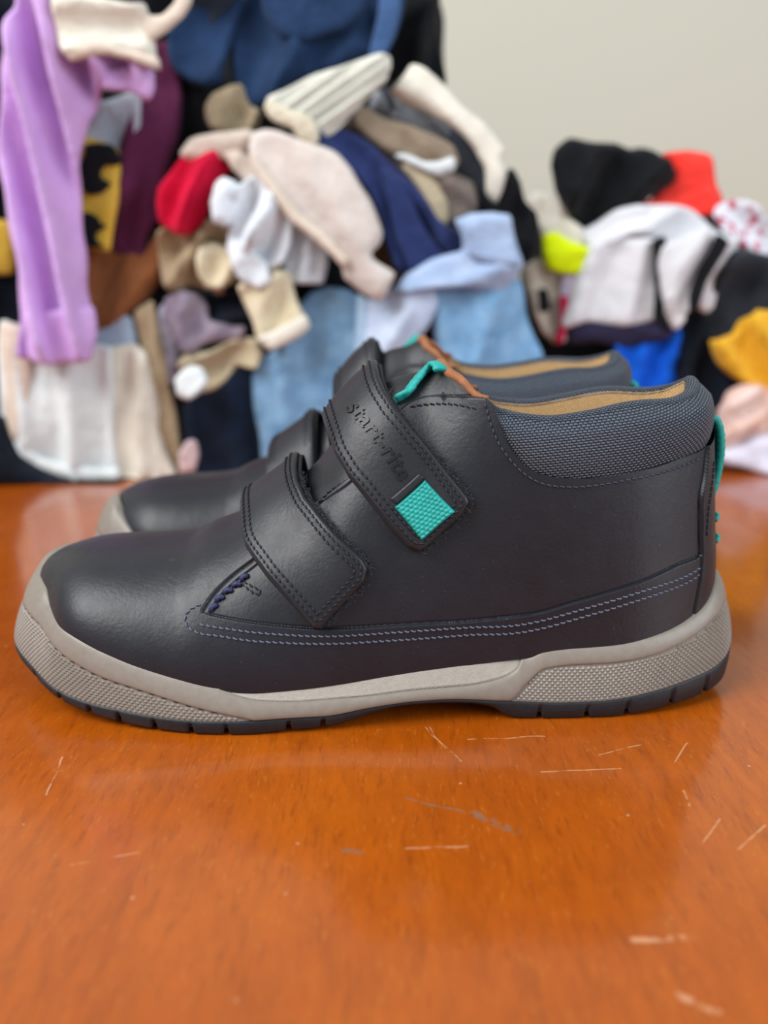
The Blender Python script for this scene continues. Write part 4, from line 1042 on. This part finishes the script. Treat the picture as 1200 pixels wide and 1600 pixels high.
garment('grey_lilac_shirt', 'grey lilac top hanging left of the mauve leggings', 'top', 288, 8, (86, 22, 2), 'greylilac',
    [(-139,102),(-133,108),(-129,98),(-129,86),(-130,70),(-134,57),(-139,57),(-141,74)])
garment('beige_jumper_arm', 'beige jumper arm folded over the black trousers', 'jumper', 278, 10, (20, 22, 4), 'sand',
    [(-126,72),(-120,79),(-106,79),(-90,85),(-79,86),(-76,79),(-79,71),(-91,72),(-99,64),(-109,58),(-119,55),(-125,60)])
garment('white_mitten', 'white fluffy mitten at the end of the beige jumper arm', 'mitten', 270, 7, (50, 18, 2), 'white',
    [(-124,62),(-117,68),(-110,68),(-107,62),(-111,56),(-118,52),(-123,54)])
garment('black_jeans', 'black jeans leg hanging beside the blue jeans', 'jeans', 292, 11, (86, 34, 3), 'navyblue',
    [(-122,53),(-110,55),(-101,61),(-91,68),(-80,70),(-78,50),(-76,21),(-74,-4),(-126,-8),(-126,21),(-127,41)])
garment('pink_doll_cloth', 'small pale pink cloth at the foot of the black jeans', 'cloth', 276, 5, (70, 14, 2), 'pinkpale',
    [(-127,17),(-123,24),(-119,24),(-117,16),(-119,6),(-126,5)])
garment('acid_wash_jeans', 'blue acid wash jeans hanging in the middle under the beige trousers', 'jeans', 284, 10, (82, 50, 3, 0.5), 'denim',
    [(-59,90),(-51,106),(-45,113),(-35,117),(-23,116),(-13,111),(-9,102),(-10,83),(-11,63),(-16,51),(-24,35),(-75,-6),(-77,10),(-79,43),(-80,75),(-68,80)], parts=[('side_seam',[(-15,113),(-11,110),(-12,84),(-13,60),(-17,60),(-15,84)],'denimpale','pale stitched side seam of the acid wash jeans')])
garment('pale_blue_shirt', 'pale blue shirt hanging between the two pairs of jeans', 'shirt', 277, 9, (70, 30, 3), 'paleblue2',
    [(-9,108),(0,110),(6,116),(19,119),(29,117),(30,108),(23,96),(16,87),(9,76),(0,60),(-11,60),(-10,83)])
garment('light_denim_shorts', 'light blue denim shorts folded on the right shoulder of the left pile', 'shorts', 270, 12, (10, 30, 2.5), 'denimlight',
    [(42,155),(50,159),(63,158),(74,156),(77,144),(80,131),(76,125),(68,117),(59,119),(46,120),(30,118),(15,115),(8,117),(17,126),(29,133),(47,137),(45,147)], parts=[('cuff',[(43,155),(62,157),(72,155),(77,132),(63,133),(48,137)],'denimlight','folded cuff of the light denim shorts')])
garment('stonewashed_jeans', 'stonewashed blue jeans folded below the light denim shorts', 'jeans', 280, 12, (84, 50, 2.5, 0.5), 'denimsky',
    [(29,117),(46,119),(66,118),(80,120),(85,102),(90,91),(96,77),(92,55),(40,51),(36,75),(31,98)])
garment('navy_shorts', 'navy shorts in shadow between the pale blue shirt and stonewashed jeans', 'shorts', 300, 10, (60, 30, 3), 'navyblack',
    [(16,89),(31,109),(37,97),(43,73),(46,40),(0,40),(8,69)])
garment('black_sock', 'black frayed sock standing at the right edge of the left pile', 'sock', 290, 10, (80, 24, 4), 'black',
    [(67,162),(72,176),(75,183),(81,177),(85,168),(93,160),(96,151),(97,138),(89,135),(83,132),(79,151)])
garment('right_pile_coat', 'black coat bundled at the back of the right clothes pile', 'coat', 430, 60, (70, 50, 8), 'black',
    [(106,128),(122,156),(160,170),(222,175),(257,166),(304,138),(363,104),(380,-12),(277,-23),(124,-1)], back=110)
garment('black_jumper', 'black fuzzy jumper bunched on top of the right pile', 'jumper', 340, 22, (60, 36, 5), 'blackfur',
    [(107,193),(111,200),(122,209),(132,207),(141,205),(151,205),(160,201),(167,203),(174,203),(185,197),(190,189),(187,182),(180,178),(171,170),(162,169),(144,162),(132,155),(124,159),(117,166),(110,178)])
garment('red_beanie', 'bright red beanie standing upright on the right pile', 'hat', 352, 18, (5, 50, 1.0), 'orangered',
    [(186,202),(200,202),(214,199),(217,190),(219,182),(224,173),(223,164),(210,165),(193,166),(176,168),(181,177),(190,183),(192,191)], parts=[('brim',[(171,171),(191,174),(213,178),(218,171),(217,162),(204,163),(187,164),(171,166)],'orangered','turned up brim of the red beanie')])
garment('white_blouse', 'white blouse bunched under the black jumper and red beanie', 'blouse', 330, 12, (20, 22, 5), 'white2',
    [(128,152),(137,156),(151,164),(165,167),(186,166),(203,164),(215,156),(222,149),(220,143),(210,128),(205,108),(198,104),(191,128),(185,141),(171,148),(158,151),(146,146),(133,143)])
garment('cream_bonnet', 'cream cotton bonnet hooked at the left end of the right pile', 'bonnet', 328, 9, (70, 20, 3), 'cream',
    [(90,169),(97,175),(106,175),(113,169),(120,160),(128,154),(130,143),(121,140),(109,145),(104,152),(98,160)])
garment('neon_vest', 'neon yellow cloth poking out at the left of the right pile', 'cloth', 316, 8, (10, 26, 2), 'neon',
    [(102,147),(109,148),(118,143),(129,140),(129,132),(127,127),(115,127),(107,129),(103,136)])
garment('taupe_trousers', 'taupe trousers hanging below the neon yellow cloth', 'trousers', 325, 9, (85, 26, 3), 'taupelight',
    [(92,132),(102,133),(115,127),(118,108),(118,83),(113,81),(106,87),(98,100),(94,116)], parts=[('stripe',[(114,109),(117,109),(117,92),(115,82),(113,82),(115,93)],'crimson','thin red piping on the taupe trousers'),('buckle',[(101,114),(104,114),(105,103),(101,103)],'black','small dark buckle on the taupe trousers')])
garment('lilac_ribbon', 'pale lilac sash hanging beside the taupe trousers', 'sash', 321, 5, (85, 14, 1), 'lilacpale',
    [(117,127),(124,127),(123,112),(119,99),(115,100),(116,116)])
garment('white_jersey', 'white sports shirt with a black side panel in the right pile', 'shirt', 318, 10, (75, 30, 3, 0.6), 'white2',
    [(130,140),(143,145),(159,147),(172,146),(176,140),(178,121),(181,96),(168,93),(153,93),(133,96),(119,92),(117,96),(123,114)], parts=[('stripe',[(171,145),(177,146),(177,129),(178,109),(185,94),(181,92),(177,97),(174,121)],'black','black side panel of the white shirt')])
garment('white_striped_sleeve', 'white sleeve with dark stripes drooping at the right of the white sports shirt', 'sleeve', 312, 11, (72, 20, 3), 'white2',
    [(178,142),(187,147),(199,153),(211,149),(216,146),(211,135),(205,121),(202,107),(197,103),(193,102),(194,97),(190,91),(185,97),(178,114),(177,129)], parts=[('stripe',[(207,148),(212,145),(206,133),(202,121),(201,107),(197,104),(196,113),(199,129)],'black','dark stripe down the white sleeve')])
garment('white_trouser_leg', 'narrow white trouser leg beside the striped sleeve', 'trousers', 318, 9, (70, 16, 2), 'white2',
    [(217,144),(223,146),(222,132),(217,117),(214,104),(210,101),(205,104),(207,118),(212,133)])
garment('purple_skirt', 'dark purple skirt edge under the white sports shirt', 'skirt', 322, 10, (5, 40, 2), 'purpleblack',
    [(120,86),(127,93),(139,96),(156,93),(173,94),(189,97),(190,89),(185,84),(161,80),(140,82),(123,81)])
garment('blue_shorts', 'bright royal blue shorts hanging behind the near shoe collar', 'shorts', 328, 10, (75, 20, 4, 0.4), 'royalblue',
    [(154,81),(167,81),(188,85),(191,92),(196,87),(200,70),(204,36),(158,36)])
garment('floral_blouse', 'white and red floral blouse at the right edge of the right pile', 'blouse', 338, 10, (-40, 24, 3), 'floral',
    [(215,165),(218,170),(226,171),(238,167),(246,157),(252,145),(263,140),(260,133),(246,138),(233,140),(226,148),(221,154)])
garment('burgundy_cloth', 'burgundy cloth at the right edge below the floral blouse', 'cloth', 334, 7, (20, 24, 2), 'crimsondark',
    [(236,141),(248,145),(269,141),(271,130),(250,132),(238,135)])
garment('charcoal_hooded_jacket', 'charcoal jacket heaped at the right side of the right pile', 'jacket', 322, 16, (55, 34, 5), 'charcoalblack',
    [(216,128),(220,139),(236,137),(265,133),(270,96),(248,100),(236,96),(229,84),(217,81),(210,88),(208,100),(212,108)])
garment('black_leggings', 'black leggings hanging below the charcoal jacket', 'leggings', 326, 13, (80, 30, 3), 'navyblack',
    [(196,96),(210,100),(219,87),(228,71),(238,58),(235,45),(225,39),(202,27),(198,71)])
garment('mustard_jumper', 'mustard yellow jumper hanging at the right edge', 'jumper', 306, 12, (-60, 24, 4, 0.5), 'mustard',
    [(211,83),(221,86),(227,88),(230,96),(240,102),(262,101),(270,39),(252,47),(242,53),(229,62),(219,71),(214,77)])
garment('peach_scarf', 'peach and pink scarf crumpled under the mustard jumper', 'scarf', 300, 13, (30, 18, 6), 'peach',
    [(217,40),(222,49),(229,54),(239,54),(249,49),(267,40),(270,19),(245,18),(228,10),(220,19)])
garment('lilac_white_sheet', 'pale lilac white sheet lying on the table at the right edge', 'sheet', 294, 14, (20, 40, 3), 'lilacwhite',
    [(213,13),(223,13),(234,18),(243,24),(266,26),(271,-13),(251,-3),(239,4),(223,6)], back=50)
